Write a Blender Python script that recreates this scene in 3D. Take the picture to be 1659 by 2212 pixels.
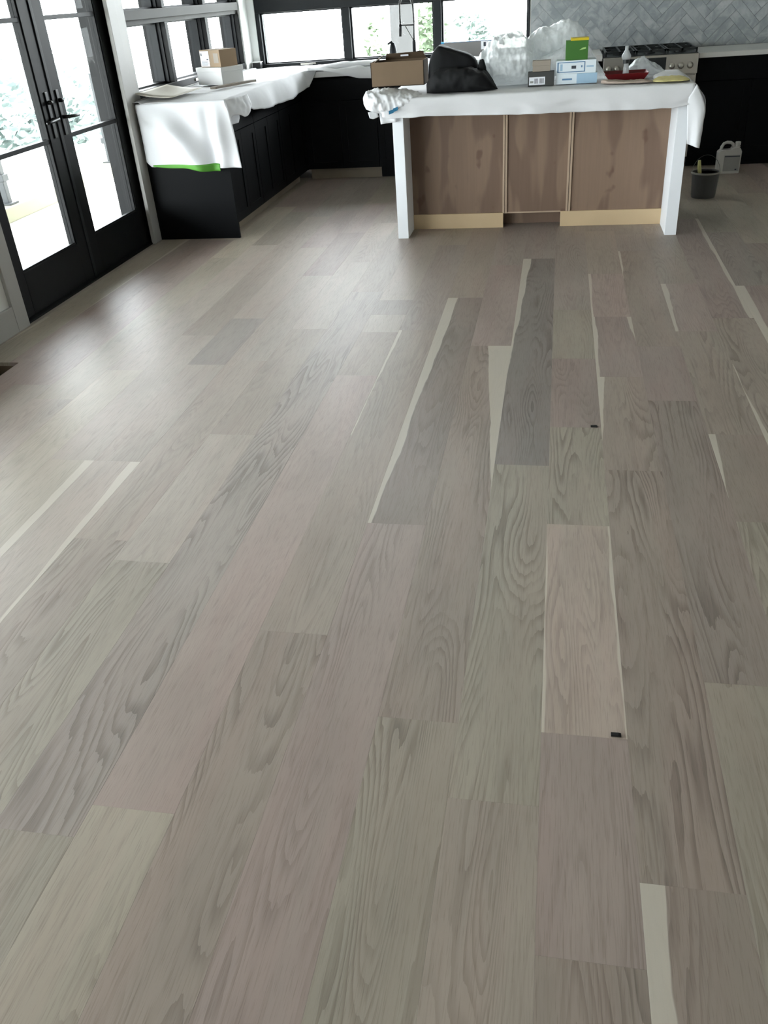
import bpy, bmesh, math, random
from mathutils import Vector, Matrix, noise

for o in list(bpy.data.objects):
    bpy.data.objects.remove(o, do_unlink=True)
scene = bpy.context.scene
COL = scene.collection
rnd = random.Random(7)

# ------------------------------------------------------------------ camera
CAM_H = 1.55
F_PX, PITCH, YAW, ROLL = 1818.22, 0.553160, -0.218190, -0.0762914
cam_d = bpy.data.cameras.new('camera')
cam_d.sensor_fit = 'VERTICAL'
cam_d.sensor_height = 36.0
cam_d.lens = F_PX / 2212.0 * 36.0
cam_d.clip_start = 0.05
cam_d.clip_end = 400
cam = bpy.data.objects.new('camera', cam_d)
COL.objects.link(cam)
_fw = Vector((math.sin(YAW) * math.cos(PITCH), math.cos(YAW) * math.cos(PITCH), -math.sin(PITCH)))
_rt = Vector((math.cos(YAW), -math.sin(YAW), 0))
_up = _rt.cross(_fw)
_r2 = math.cos(ROLL) * _rt + math.sin(ROLL) * _up
_u2 = -math.sin(ROLL) * _rt + math.cos(ROLL) * _up
_m = Matrix((_r2, _u2, -_fw)).transposed().to_4x4()
_m.translation = Vector((0, 0, CAM_H))
cam.matrix_world = _m
scene.camera = cam

# ------------------------------------------------------------------ sky, exposure
SKY = 15.0
w = bpy.data.worlds.new('overcast_sky')
scene.world = w
w.use_nodes = True
bg = w.node_tree.nodes['Background']
bg.inputs[0].default_value = (0.93, 0.97, 1.0, 1)
bg.inputs[1].default_value = SKY
vs = scene.view_settings
vs.view_transform = 'Standard'
vs.look = 'None'
vs.gamma = 1.0
vs.use_curve_mapping = False
vs.exposure = 0.62
cy = scene.cycles
cy.max_bounces = 7
cy.diffuse_bounces = 4
cy.glossy_bounces = 3
cy.transmission_bounces = 4
cy.transparent_max_bounces = 12
cy.caustics_reflective = False
cy.caustics_refractive = False
cy.sample_clamp_indirect = 20.0


def portal(name, loc, rot, sx, sy):
    """sampling guide for the sky in a window opening (gives no light of its own)"""
    d = bpy.data.lights.new(name, 'AREA')
    d.shape = 'RECTANGLE'
    d.size, d.size_y = sx, sy
    d.cycles.is_portal = True
    o = bpy.data.objects.new(name, d)
    COL.objects.link(o)
    o.location = loc
    o.rotation_euler = rot


P2 = math.pi / 2
portal('portal', (-3.28, 5.33, 1.25), (0, -P2, 0), 2.4, 1.9)
portal('portal', (-3.28, 7.75, 1.72), (0, -P2, 0), 1.5, 2.6)
portal('portal', (-3.28, 1.1, 1.25), (0, -P2, 0), 2.4, 5.8)
portal('portal', (-1.62, 9.50, 1.72), (-P2, 0, 0), 2.8, 1.5)


# ------------------------------------------------------------------ helpers
def lin(c):
    c = c / 255.0
    return c / 12.92 if c <= 0.04045 else ((c + 0.055) / 1.055) ** 2.4


def rgb(r, g, b):
    return (lin(r), lin(g), lin(b), 1.0)


class N:
    """small node-graph helper"""
    def __init__(self, name):
        self.m = bpy.data.materials.new(name)
        self.m.use_nodes = True
        self.t = self.m.node_tree
        self.b = self.t.nodes['Principled BSDF']
        self.out = self.t.nodes['Material Output']

    def n(self, typ, **kw):
        nd = self.t.nodes.new(typ)
        for k, v in kw.items():
            setattr(nd, k, v)
        return nd

    def link(self, a, b):
        self.t.links.new(a, b)

    def put(self, sock, v):
        if hasattr(v, 'is_output') or isinstance(v, bpy.types.NodeSocket):
            self.link(v, sock)
        else:
            sock.default_value = v

    def math(self, op, a, b=None, c=None, clamp=False):
        nd = self.n('ShaderNodeMath', operation=op, use_clamp=clamp)
        self.put(nd.inputs[0], a)
        if b is not None:
            self.put(nd.inputs[1], b)
        if c is not None:
            self.put(nd.inputs[2], c)
        return nd.outputs[0]

    def xyz(self, x, y, z):
        nd = self.n('ShaderNodeCombineXYZ')
        for i, v in enumerate((x, y, z)):
            self.put(nd.inputs[i], v)
        return nd.outputs[0]

    def noise(self, vec, scale=1.0, detail=2.0, rough=0.5, dist=0.0):
        nd = self.n('ShaderNodeTexNoise')
        if vec is not None:
            self.link(vec, nd.inputs['Vector'])
        nd.inputs['Scale'].default_value = scale
        nd.inputs['Detail'].default_value = detail
        nd.inputs['Roughness'].default_value = rough
        nd.inputs['Distortion'].default_value = dist
        return nd.outputs['Fac']

    def ramp(self, v, lo, hi):
        nd = self.n('ShaderNodeMapRange', interpolation_type='SMOOTHSTEP')
        self.put(nd.inputs[0], v)
        self.put(nd.inputs[1], lo)
        self.put(nd.inputs[2], hi)
        return nd.outputs[0]

    def mix(self, f, a, b, mode='MIX'):
        nd = self.n('ShaderNodeMix', data_type='RGBA', blend_type=mode)
        self.put(nd.inputs[0], f)
        self.put(nd.inputs[6], a)
        self.put(nd.inputs[7], b)
        return nd.outputs[2]

    def attr(self, name, kind='GEOMETRY'):
        nd = self.n('ShaderNodeAttribute', attribute_type=kind)
        nd.attribute_name = name
        return nd

    def obj(self):
        return self.n('ShaderNodeTexCoord').outputs['Object']

    def set(self, col=None, rough=None, metal=None, spec=None):
        if col is not None:
            self.put(self.b.inputs['Base Color'], col)
        if rough is not None:
            self.put(self.b.inputs['Roughness'], rough)
        if metal is not None:
            self.b.inputs['Metallic'].default_value = metal
        if spec is not None:
            self.b.inputs['Specular IOR Level'].default_value = spec
        return self

    def bump(self, h, strength=0.2, dist=0.005):
        nd = self.n('ShaderNodeBump')
        nd.inputs['Strength'].default_value = strength
        nd.inputs['Distance'].default_value = dist
        self.link(h, nd.inputs['Height'])
        self.link(nd.outputs[0], self.b.inputs['Normal'])


M = {}


def simple(key, col, rough=0.5, metal=0.0, spec=0.5, var=0.06, scale=6.0, bump=0.0, bscale=60.0):
    g = N(key)
    n = g.noise(g.obj(), scale, 3.0)
    c2 = tuple(max(0, v * (1 - var * 2)) for v in col[:3]) + (1,)
    c3 = tuple(min(1, v * (1 + var)) for v in col[:3]) + (1,)
    g.set(g.mix(n, c2, c3), rough, metal, spec)
    if bump:
        g.bump(g.noise(g.obj(), bscale, 3.0), bump, 0.003)
    M[key] = g.m
    return g


simple('white_paint', rgb(226, 228, 226), 0.45, var=0.02)
simple('ceiling_paint', rgb(235, 235, 232), 0.7, var=0.02)
simple('wall_paint', rgb(222, 222, 218), 0.6, var=0.02)
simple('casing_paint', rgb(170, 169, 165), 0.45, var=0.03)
simple('black_frame', rgb(13, 15, 16), 0.5, spec=0.2, var=0.1)
simple('bronze_frame', rgb(26, 29, 32), 0.5, spec=0.25, var=0.1)
simple('rail_grey', rgb(112, 112, 111), 0.6, spec=0.1, var=0.05)
simple('cabinet_black', rgb(10, 12, 14), 0.5, spec=0.1, var=0.1)
simple('handle_black', rgb(10, 10, 11), 0.35, spec=0.5)
simple('stone_top', rgb(214, 213, 209), 0.35, var=0.04, scale=3)
simple('toe_wood', rgb(150, 138, 120), 0.6, var=0.1)
simple('pine', rgb(202, 178, 142), 0.6, var=0.08, scale=4)
simple('batten', rgb(178, 156, 134), 0.6, var=0.08)
simple('leg_white', rgb(238, 242, 246), 0.5, var=0.02)
simple('cloth', rgb(216, 217, 219), 0.85, spec=0.2, var=0.02, bump=0.15, bscale=30)
simple('paper_cloth', rgb(232, 234, 237), 0.7, spec=0.3, var=0.02, bump=0.1, bscale=20)
simple('green_tape', rgb(86, 158, 50), 0.6, var=0.08)
simple('blue_tape', rgb(20, 110, 150), 0.6, var=0.1)
simple('cardboard', rgb(122, 104, 85), 0.8, spec=0.2, var=0.06)
simple('cardboard_dark', rgb(92, 77, 61), 0.8, spec=0.2, var=0.06)
simple('brown_box', rgb(150, 126, 98), 0.7, var=0.08)
simple('white_card', rgb(214, 214, 212), 0.6, var=0.02)
simple('label_white', rgb(236, 238, 244), 0.5, var=0.01)
simple('ink', rgb(60, 64, 74), 0.6)
simple('ink_blue', rgb(94, 132, 168), 0.6)
simple('bag_black', rgb(30, 31, 32), 0.7, spec=0.15, var=0.15, bump=0.3, bscale=18)
simple('box_dark', rgb(58, 60, 58), 0.6, var=0.08)
simple('box_taupe', rgb(152, 142, 130), 0.7, var=0.08)
simple('box_white', rgb(222, 232, 238), 0.5, var=0.02)
simple('box_blue', rgb(160, 190, 212), 0.5, var=0.03)
simple('box_green', rgb(52, 106, 30), 0.5, var=0.04)
simple('box_yellow', rgb(212, 188, 20), 0.5)
simple('tray_red', rgb(98, 10, 16), 0.35, var=0.1)
simple('sponge', rgb(206, 196, 138), 0.9, spec=0.1, var=0.15, scale=20, bump=0.5, bscale=60)
simple('rag', rgb(176, 160, 148), 0.9, spec=0.1, var=0.12, scale=12, bump=0.4, bscale=50)
simple('panel_grey', rgb(128, 126, 126), 0.6, var=0.04)
simple('strip_wood', rgb(120, 110, 96), 0.6, var=0.1)
simple('fibre_panel', rgb(205, 200, 188), 0.7, var=0.05)
simple('steel', rgb(190, 186, 178), 0.32, metal=0.85, var=0.04)
simple('cooktop', rgb(30, 36, 36), 0.3, var=0.1)
simple('bucket_grey', rgb(66, 66, 64), 0.45, var=0.08)
simple('bucket_rim', rgb(140, 138, 130), 0.4, var=0.05)
simple('wire', rgb(90, 90, 86), 0.4, metal=0.6)
simple('brush_handle', rgb(186, 182, 118), 0.5, var=0.08)
simple('jug_plastic', rgb(186, 184, 180), 0.45, var=0.03)
simple('jug_label', rgb(150, 149, 146), 0.55, var=0.05)
simple('chip_black', rgb(6, 6, 6), 0.5)
simple('deck', rgb(214, 212, 204), 0.8, var=0.06)
simple('curb', rgb(160, 158, 136), 0.8, var=0.06)
simple('ext_dark', rgb(30, 37, 44), 0.4, var=0.25, scale=2.5)
simple('ext_post', rgb(34, 40, 43), 0.4, var=0.08)
simple('ext_white', rgb(76, 76, 77), 0.7, var=0.04)
simple('soffit', rgb(58, 50, 42), 0.8)  # dark so the unseen eaves bounce little light indoors
simple('ground', rgb(206, 208, 200), 0.9, var=0.05, scale=0.6)
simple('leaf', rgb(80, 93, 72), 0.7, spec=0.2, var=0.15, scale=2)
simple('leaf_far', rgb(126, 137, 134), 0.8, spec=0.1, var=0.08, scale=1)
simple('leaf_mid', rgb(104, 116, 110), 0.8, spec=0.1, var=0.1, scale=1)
simple('bark', rgb(70, 62, 54), 0.9, var=0.15)
simple('duct', rgb(40, 32, 26), 0.6)
simple('subfloor', rgb(120, 104, 84), 0.9, var=0.1)
simple('grout', rgb(150, 153, 154), 0.8)

# plywood
g = N('plywood')
vec = g.obj()
sep = g.n('ShaderNodeSeparateXYZ')
g.link(vec, sep.inputs[0])
vx, vy, vz = sep.outputs
n1 = g.noise(g.xyz(g.math('MULTIPLY', vx, 5.0), 0.0, g.math('MULTIPLY', vz, 1.1)), 1.0, 2.0, 0.5, 0.4)
n2 = g.noise(g.xyz(g.math('MULTIPLY', vx, 60.0), 0.0, g.math('MULTIPLY', vz, 2.5)), 1.0, 3.0)
n3 = g.noise(g.xyz(g.math('MULTIPLY', vx, 9.0), 0.3, g.math('MULTIPLY', vz, 6.0)), 1.0, 2.0)
c = g.mix(g.ramp(n1, 0.46, 0.54), rgb(120, 99, 84), rgb(139, 117, 99))
c = g.mix(g.math('MULTIPLY', n2, 0.3), c, rgb(86, 68, 56))
c = g.mix(g.math('MULTIPLY', g.ramp(n3, 0.66, 0.76), 0.6), c, rgb(88, 64, 52))
g.set(c, 0.6, spec=0.3)
M['plywood'] = g.m

# marble tile
g = N('marble_tile')
rn = g.n('ShaderNodeObjectInfo').outputs['Random']
v = g.n('ShaderNodeVectorMath', operation='ADD')
g.link(g.obj(), v.inputs[0])
g.link(g.xyz(g.math('MULTIPLY', rn, 40.0), g.math('MULTIPLY', rn, 17.0), 0.0), v.inputs[1])
n1 = g.noise(v.outputs[0], 9.0, 5.0, 0.6, 0.8)
c = g.mix(g.ramp(n1, 0.36, 0.66), rgb(140, 147, 149), rgb(176, 179, 180))
c = g.mix(g.math('MULTIPLY', rn, 0.26), c, rgb(128, 136, 139))
g.set(c, 0.35, spec=0.4)
M['marble_tile'] = g.m

# glass pane: thin clear sheet
g = N('window_glass')
tr = g.n('ShaderNodeBsdfTransparent')
tr.inputs[0].default_value = (0.95, 0.965, 0.965, 1)
gl = g.n('ShaderNodeBsdfGlossy')
gl.inputs['Roughness'].default_value = 0.02
fr = g.n('ShaderNodeFresnel')
fr.inputs[0].default_value = 1.075
mx = g.n('ShaderNodeMixShader')
g.put(mx.inputs[0], g.math('MULTIPLY', fr.outputs[0], g.math('SUBTRACT', 1.0, g.n('ShaderNodeNewGeometry').outputs['Backfacing'])))
g.link(tr.outputs[0], mx.inputs[1])
g.link(gl.outputs[0], mx.inputs[2])
g.link(mx.outputs[0], g.out.inputs[0])
M['window_glass'] = g.m

# clear plastic film / clear bottle: partly see-through
for key, fac, col, ro in (('plastic_film', 0.78, rgb(216, 220, 220), 0.28), ('clear_plastic', 0.62, rgb(206, 210, 210), 0.12),
                          ('thin_film', 0.42, rgb(228, 232, 232), 0.2)):
    g = N(key)
    n1 = g.noise(g.obj(), 26.0, 4.0, 0.6)
    g.set(col, ro, spec=0.6)
    g.bump(n1, 0.5, 0.01)
    tr = g.n('ShaderNodeBsdfTransparent')
    tl = g.n('ShaderNodeBsdfTranslucent')
    tl.inputs[0].default_value = col
    m1 = g.n('ShaderNodeMixShader')
    m1.inputs[0].default_value = 0.3
    g.link(g.b.outputs[0], m1.inputs[1])
    g.link(tl.outputs[0], m1.inputs[2])
    m2 = g.n('ShaderNodeMixShader')
    g.put(m2.inputs[0], g.math('ADD', g.math('MULTIPLY', n1, 0.3), fac - 0.15, clamp=True))
    g.link(tr.outputs[0], m2.inputs[1])
    g.link(m1.outputs[0], m2.inputs[2])
    g.link(m2.outputs[0], g.out.inputs[0])
    M[key] = g.m

# whitewashed oak planks
g = N('oak_plank')
tint = g.attr('tint').outputs['Color']
pa = g.attr('across').outputs['Fac']
pl = g.attr('along').outputs['Fac']
sd = g.attr('seed').outputs['Fac']
sl = g.attr('sap_l').outputs['Fac']
sr = g.attr('sap_r').outputs['Fac']
ct = g.attr('grain').outputs['Fac']
mu = lambda a, b: g.math('MULTIPLY', a, b)
low = g.noise(g.xyz(mu(pa, 7.5), mu(pl, 0.75), sd), 1.0, 1.2, 0.45, 0.25)
fine = g.noise(g.xyz(mu(pa, 90.0), mu(pl, 5.0), sd), 1.0, 2.0, 0.6)
mid = g.noise(g.xyz(mu(pa, 34.0), mu(pl, 2.4), g.math('ADD', sd, 3.0)), 1.0, 2.0, 0.6)
wav = g.math('ADD', g.math('ADD', mu(low, 24.0), mu(fine, 0.42)), mu(mid, 1.1))
band = g.math('FRACT', wav)
line = g.ramp(band, 0.35, 1.0)
edge = g.ramp(band, 0.0, 0.14)
line = mu(line, g.ramp(g.noise(g.xyz(mu(pa, 10.0), mu(pl, 1.4), g.math('ADD', sd, 5.0)), 1.0, 2.0), 0.35, 0.65))
line = g.math('MULTIPLY', line, 1.0)
pore = g.noise(g.xyz(mu(pa, 420.0), mu(pl, 14.0), sd), 1.0, 2.0, 0.6)
blot = g.noise(g.xyz(mu(pa, 6.0), mu(pl, 1.6), g.math('ADD', sd, 9.0)), 1.0, 3.0, 0.55)
hue = g.noise(g.xyz(mu(pa, 9.0), mu(pl, 0.9), g.math('ADD', sd, 19.0)), 1.0, 2.0, 0.5)
strk = g.noise(g.xyz(mu(pa, 34.0), mu(pl, 2.2), g.math('ADD', sd, 29.0)), 1.0, 3.0, 0.55)
c = g.mix(g.math('MULTIPLY', g.ramp(hue, 0.38, 0.66), 0.35), tint, g.mix(1.0, tint, rgb(255, 244, 239), 'MULTIPLY'))
c = g.mix(g.math('MULTIPLY', g.ramp(hue, 0.62, 0.36), 0.3), c, g.mix(1.0, tint, rgb(246, 248, 240), 'MULTIPLY'))
c = g.mix(mu(g.ramp(blot, 0.3, 0.75), 0.34), c, g.mix(1.0, c, rgb(205, 203, 203), 'MULTIPLY'))
c = g.mix(mu(mu(line, edge), mu(ct, 0.62)), c, g.mix(1.0, c, rgb(162, 156, 151), 'MULTIPLY'))
c = g.mix(mu(g.ramp(fine, 0.52, 0.72), 0.20), c, g.mix(1.0, c, rgb(190, 186, 182), 'MULTIPLY'))
c = g.mix(mu(g.ramp(pore, 0.5, 0.74), 0.42), c, g.mix(1.0, c, rgb(188, 183, 178), 'MULTIPLY'))
c = g.mix(mu(g.ramp(strk, 0.64, 0.74), mu(ct, 0.42)), c, g.mix(1.0, c, rgb(170, 168, 168), 'MULTIPLY'))
vo = g.n('ShaderNodeTexVoronoi')
g.link(g.xyz(mu(pa, 7.0), mu(pl, 2.6), sd), vo.inputs['Vector'])
vo.inputs['Scale'].default_value = 1.0
sepc = g.n('ShaderNodeSeparateColor')
g.link(vo.outputs['Color'], sepc.inputs[0])
kn = mu(g.ramp(g.math('ADD', vo.outputs['Distance'], mu(fine, 0.05)), 0.13, 0.05), g.math('GREATER_THAN', sepc.outputs[0], 0.90))
c = g.mix(mu(kn, 0.45), c, g.mix(1.0, c, rgb(120, 112, 108), 'MULTIPLY'))
wob = mu(g.math('SUBTRACT', g.noise(g.xyz(mu(pa, 16.0), mu(pl, 2.6), g.math('ADD', sd, 39.0)), 1.0, 3.0), 0.5), 0.035)
dl = g.math('SUBTRACT', g.math('ADD', sl, wob), g.math('ADD', pa, 0.1012))
dr = g.math('SUBTRACT', g.math('ADD', sr, wob), g.math('SUBTRACT', 0.1012, pa))
ml = mu(g.ramp(dl, 0.0, 0.004), g.math('GREATER_THAN', sl, 0.0))
mr = mu(g.ramp(dr, 0.0, 0.004), g.math('GREATER_THAN', sr, 0.0))
sap = g.math('MAXIMUM', ml, mr)
c = g.mix(mu(sap, 0.75), c, rgb(200, 193, 179))
g.set(c, g.math('ADD', 0.42, mu(pore, 0.10)), spec=0.62)
g.bump(g.math('ADD', mu(pore, -0.6), mu(line, -0.4)), 0.12, 0.001)
M['oak_plank'] = g.m


class MB:
    """collects verts and faces of one mesh (world coordinates)"""
    def __init__(self):
        self.v = []
        self.f = []

    def add(self, vs_, fs_):
        o = len(self.v)
        self.v += [tuple(a) for a in vs_]
        self.f += [tuple(i + o for i in q) for q in fs_]
        return self

    def box(self, x0, x1, y0, y1, z0, z1, rz=0.0, c=None):
        p = [(x0, y0, z0), (x1, y0, z0), (x1, y1, z0), (x0, y1, z0), (x0, y0, z1), (x1, y0, z1), (x1, y1, z1), (x0, y1, z1)]
        if rz:
            cx, cy = c if c else ((x0 + x1) / 2, (y0 + y1) / 2)
            s, k = math.sin(rz), math.cos(rz)
            p = [(cx + (a - cx) * k - (b - cy) * s, cy + (a - cx) * s + (b - cy) * k, z) for a, b, z in p]
        return self.add(p, [(0, 3, 2, 1), (4, 5, 6, 7), (0, 1, 5, 4), (1, 2, 6, 5), (2, 3, 7, 6), (3, 0, 4, 7)])

    def hexa(self, p):
        """8 corners: bottom 4 ccw, top 4 ccw"""
        return self.add(p, [(0, 3, 2, 1), (4, 5, 6, 7), (0, 1, 5, 4), (1, 2, 6, 5), (2, 3, 7, 6), (3, 0, 4, 7)])

    def tube(self, pts, r, seg=10, caps=True):
        pts = [Vector(q) for q in pts]
        rings = []
        up = None
        for i, q in enumerate(pts):
            d = (pts[min(i + 1, len(pts) - 1)] - pts[max(i - 1, 0)]).normalized()
            if up is None:
                up = d.orthogonal().normalized()
            up = (up - d * up.dot(d)).normalized()
            sd_ = d.cross(up)
            rr = r[i] if isinstance(r, (list, tuple)) else r
            rings.append([q + (up * math.cos(a) + sd_ * math.sin(a)) * rr for a in [2 * math.pi * k / seg for k in range(seg)]])
        vv = [p for ring in rings for p in ring]
        ff = []
        for i in range(len(rings) - 1):
            for k in range(seg):
                a, b = i * seg + k, i * seg + (k + 1) % seg
                ff.append((a, b, b + seg, a + seg))
        if caps:
            ff.append(tuple(range(seg))[::-1])
            ff.append(tuple(range((len(rings) - 1) * seg, len(rings) * seg)))
        return self.add(vv, ff)

    def lathe(self, cx, cy, prof, seg=28):
        vv, ff = [], []
        for r, z in prof:
            for k in range(seg):
                a = 2 * math.pi * k / seg
                vv.append((cx + r * math.cos(a), cy + r * math.sin(a), z))
        for i in range(len(prof) - 1):
            for k in range(seg):
                a, b = i * seg + k, i * seg + (k + 1) % seg
                ff.append((a, b, b + seg, a + seg))
        ff.append(tuple(range(seg))[::-1])
        ff.append(tuple(range((len(prof) - 1) * seg, len(prof) * seg)))
        return self.add(vv, ff)

    def prism(self, poly, y0, y1):
        """polygon in x,z extruded along y"""
        n_ = len(poly)
        vv = [(x, y0, z) for x, z in poly] + [(x, y1, z) for x, z in poly]
        ff = [tuple(range(n_)), tuple(range(n_, 2 * n_))[::-1]]
        for i in range(n_):
            j = (i + 1) % n_
            ff.append((j, i, i + n_, j + n_))
        return self.add(vv, ff)

    def grid(self, fn, nu, nv):
        vv = [fn(i / nu, j / nv) for j in range(nv + 1) for i in range(nu + 1)]
        ff = [(j * (nu + 1) + i, j * (nu + 1) + i + 1, (j + 1) * (nu + 1) + i + 1, (j + 1) * (nu + 1) + i) for j in range(nv) for i in range(nu)]
        return self.add(vv, ff)

    def build(self, name, mat, parent=None, bevel=0.0, smooth=False, solid=0.0, weld=False, fix=True):
        origin = Vector((0, 0, 0))
        if parent is None:
            lo = [min(q[i] for q in self.v) for i in range(3)]
            hi = [max(q[i] for q in self.v) for i in range(3)]
            origin = Vector(((lo[0] + hi[0]) / 2, (lo[1] + hi[1]) / 2, lo[2]))
            loc = origin
        else:
            pp = parent
            while pp is not None:
                origin += pp.location
                pp = pp.parent
            loc = Vector((0, 0, 0))
        me = bpy.data.meshes.new(name)
        me.from_pydata([tuple(Vector(q) - origin) for q in self.v], [], self.f)
        if bevel or weld or fix:
            bm = bmesh.new()
            bm.from_mesh(me)
            if weld:
                bmesh.ops.remove_doubles(bm, verts=bm.verts, dist=1e-4)
            if fix:
                bmesh.ops.recalc_face_normals(bm, faces=bm.faces)
            if bevel:
                ed = [e for e in bm.edges if len(e.link_faces) == 2 and e.calc_face_angle(0) > 0.6]
                bmesh.ops.bevel(bm, geom=ed, offset=bevel, segments=2, affect='EDGES', profile=0.6, clamp_overlap=True)
            bm.to_mesh(me)
            bm.free()
        if smooth:
            me.polygons.foreach_set('use_smooth', [True] * len(me.polygons))
        me.materials.append(M[mat] if isinstance(mat, str) else mat)
        o = bpy.data.objects.new(name, me)
        COL.objects.link(o)
        o.location = loc
        if parent is not None:
            o.parent = parent
        if solid:
            sm = o.modifiers.new('thickness', 'SOLIDIFY')
            sm.thickness = solid
            sm.offset = 0
        return o


def B(*a, **k):
    return MB().box(*a, **k)


def tag(o, label, cat=None, group=None, kind=None):
    o['label'] = label
    if cat:
        o['category'] = cat
    if group:
        o['group'] = group
    if kind:
        o['kind'] = kind
    return o


def thing(name, label, cat, loc, group=None, kind=None):
    o = bpy.data.objects.new(name, None)
    o.empty_display_size = 0.05
    COL.objects.link(o)
    o.location = loc
    return tag(o, label, cat, group, kind)


def struct(o, label=None):
    o['kind'] = 'structure'
    if label:
        o['label'] = label
    return o


def lerp(a, b, t):
    return a + (b - a) * t


def interp(tab, x):
    if x <= tab[0][0]:
        return tab[0][1]
    for (a, va), (b, vb) in zip(tab, tab[1:]):
        if x <= b:
            return lerp(va, vb, (x - a) / (b - a))
    return tab[-1][1]


def lump(name, mat, parent, stations, amp=0.012, freq=14.0, seed=0.0, nu=28, seg=32, power=2.6, solid=0.0, ridge=0.6, crumple=0.0):
    """crumpled closed body lofted along x: stations (x, y_front, y_back, z_bottom, z_top)"""
    mb = MB()
    cols = [[(s[0], s[k]) for s in stations] for k in (1, 2, 3, 4)]
    x0, x1 = stations[0][0], stations[-1][0]

    def fn(u, v):
        x = lerp(x0, x1, u)
        yf, yb, zb, zt = [interp(t, x) for t in cols]
        e = min(1.0, (1 - abs(2 * u - 1) ** 4) ** 0.5 + 0.02)
        a = 2 * math.pi * v
        ca, sa = math.cos(a), math.sin(a)
        sx = math.copysign(abs(ca) ** (2 / power), ca)
        sz = math.copysign(abs(sa) ** (2 / power), sa)
        y = (yf + yb) / 2 + (yb - yf) / 2 * sx * e
        z = (zb + zt) / 2 + (zt - zb) / 2 * sz * (e if sz > 0 else 1.0)
        q = Vector((x, y, z)) * freq + Vector((seed, seed * 1.7, -seed))
        d = noise.noise(q) * (1 - ridge) + ridge * (0.5 - abs(noise.noise(q * 1.3)) * 1.8) + 0.5 * ridge * (0.4 - abs(noise.noise(q * 2.7)))
        if crumple:
            f1 = noise.voronoi(q * crumple)[0]
            f2 = noise.voronoi(q * crumple * 2.3 + Vector((7, 3, 1)))[0]
            f3 = noise.voronoi(q * crumple * 4.6 + Vector((1, 9, 4)))[0]
            d = d * .35 + (f1[0] - .45) * 1.1 + (f2[0] - .45) * .55 + (f3[0] - .45) * .28
        n_ = Vector((0.25 * noise.noise(q * 0.7), sx, max(sz, -0.05)))
        pnt = Vector((x, y, z)) + n_ * d * amp
        pnt.z = max(pnt.z, zb)
        return pnt
    mb.grid(fn, nu, seg)
    # end caps
    for i in (0, nu):
        ring = [j * (nu + 1) + i for j in range(seg)]
        mb.f.append(tuple(ring))
    return mb.build(name, mat, parent, smooth=True, weld=True)


# ------------------------------------------------------------------ room shell
XL, XR, YB, YF, ZC = -3.05, 7.6, 9.22, -2.3, 3.5
WT = 0.22   # wall thickness


def wall_mesh(mb, axis, a0, a1, lo, hi, openings):
    """axis 'y': wall in the YZ plane spanning a0..a1 along y between x lo..hi; openings (s0,s1,z0,z1)"""
    def bx(s0, s1, z0, z1):
        if s1 - s0 < 1e-4 or z1 - z0 < 1e-4:
            return
        if axis == 'y':
            mb.box(lo, hi, s0, s1, z0, z1)
        else:
            mb.box(s0, s1, lo, hi, z0, z1)
    cur = a0
    for s0, s1, z0, z1 in sorted(openings):
        bx(cur, s0, 0, ZC)
        bx(s0, s1, 0, z0)
        bx(s0, s1, z1, ZC)
        cur = s1
    bx(cur, a1, 0, ZC)
    return mb


floor = B(XL - WT, XR + WT, YF - WT, 3.50, -0.14, -0.02)
floor.box(XL - WT, XR + WT, 3.79, YB + WT, -0.14, -0.02)
floor.box(XL - WT, -2.90, 3.50, 3.79, -0.14, -0.02)
floor.box(-2.76, XR + WT, 3.50, 3.79, -0.14, -0.02)
floor_o = struct(floor.build('floor', 'subfloor'), 'wide whitewashed oak plank floor running across the whole room')
B(-2.905, -2.755, 3.495, 3.795, -0.30, -0.14).build('floor_duct', 'duct', floor_o)

struct(B(XL - WT, XR + WT, YF - WT, YB + WT, ZC, ZC + 0.15).build('ceiling', 'ceiling_paint'), 'plain white ceiling above the room')
DOOR = (4.34, 6.32, 0.0, 2.25)
wl = wall_mesh(MB(), 'y', YF, YB, XL - WT, XL, [(-1.8, 3.98, 0.0, 2.25), DOOR, (6.42, 9.0, 0.985, 2.45)])
struct(wl.build('wall_left', 'wall_paint'), 'white wall with glazed doors and windows at left')
wb = wall_mesh(MB(), 'x', XL - WT, XR + WT, YB, YB + WT, [(-2.955, -0.29, 0.965, 2.45)])
wall_back = struct(wb.build('wall_back', 'wall_paint'), 'back wall with window bank and marble backsplash')
wr = wall_mesh(MB(), 'y', YF, YB, XR, XR + WT, [])
struct(wr.build('wall_right', 'wall_paint'), 'plain white wall at right, out of frame')
wf = wall_mesh(MB(), 'x', XL - WT, XR + WT, YF - WT, YF, [])
struct(wf.build('wall_front', 'wall_paint'), 'plain white wall behind the camera')

# ------------------------------------------------------------------ floor planks
X0, PW = 0.0192, 0.2023
TINT = {
    'pale': (174, 163, 152), 'cream': (179, 169, 154), 'olive': (162, 153, 140), 'beige': (165, 153, 142),
    'pink': (169, 153, 145), 'peach': (173, 159, 148), 'grey': (158, 148, 140), 'brown': (156, 143, 133),
    'dark': (147, 135, 127), 'slate': (141, 133, 128), 'rose': (160, 145, 138),
}
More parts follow.
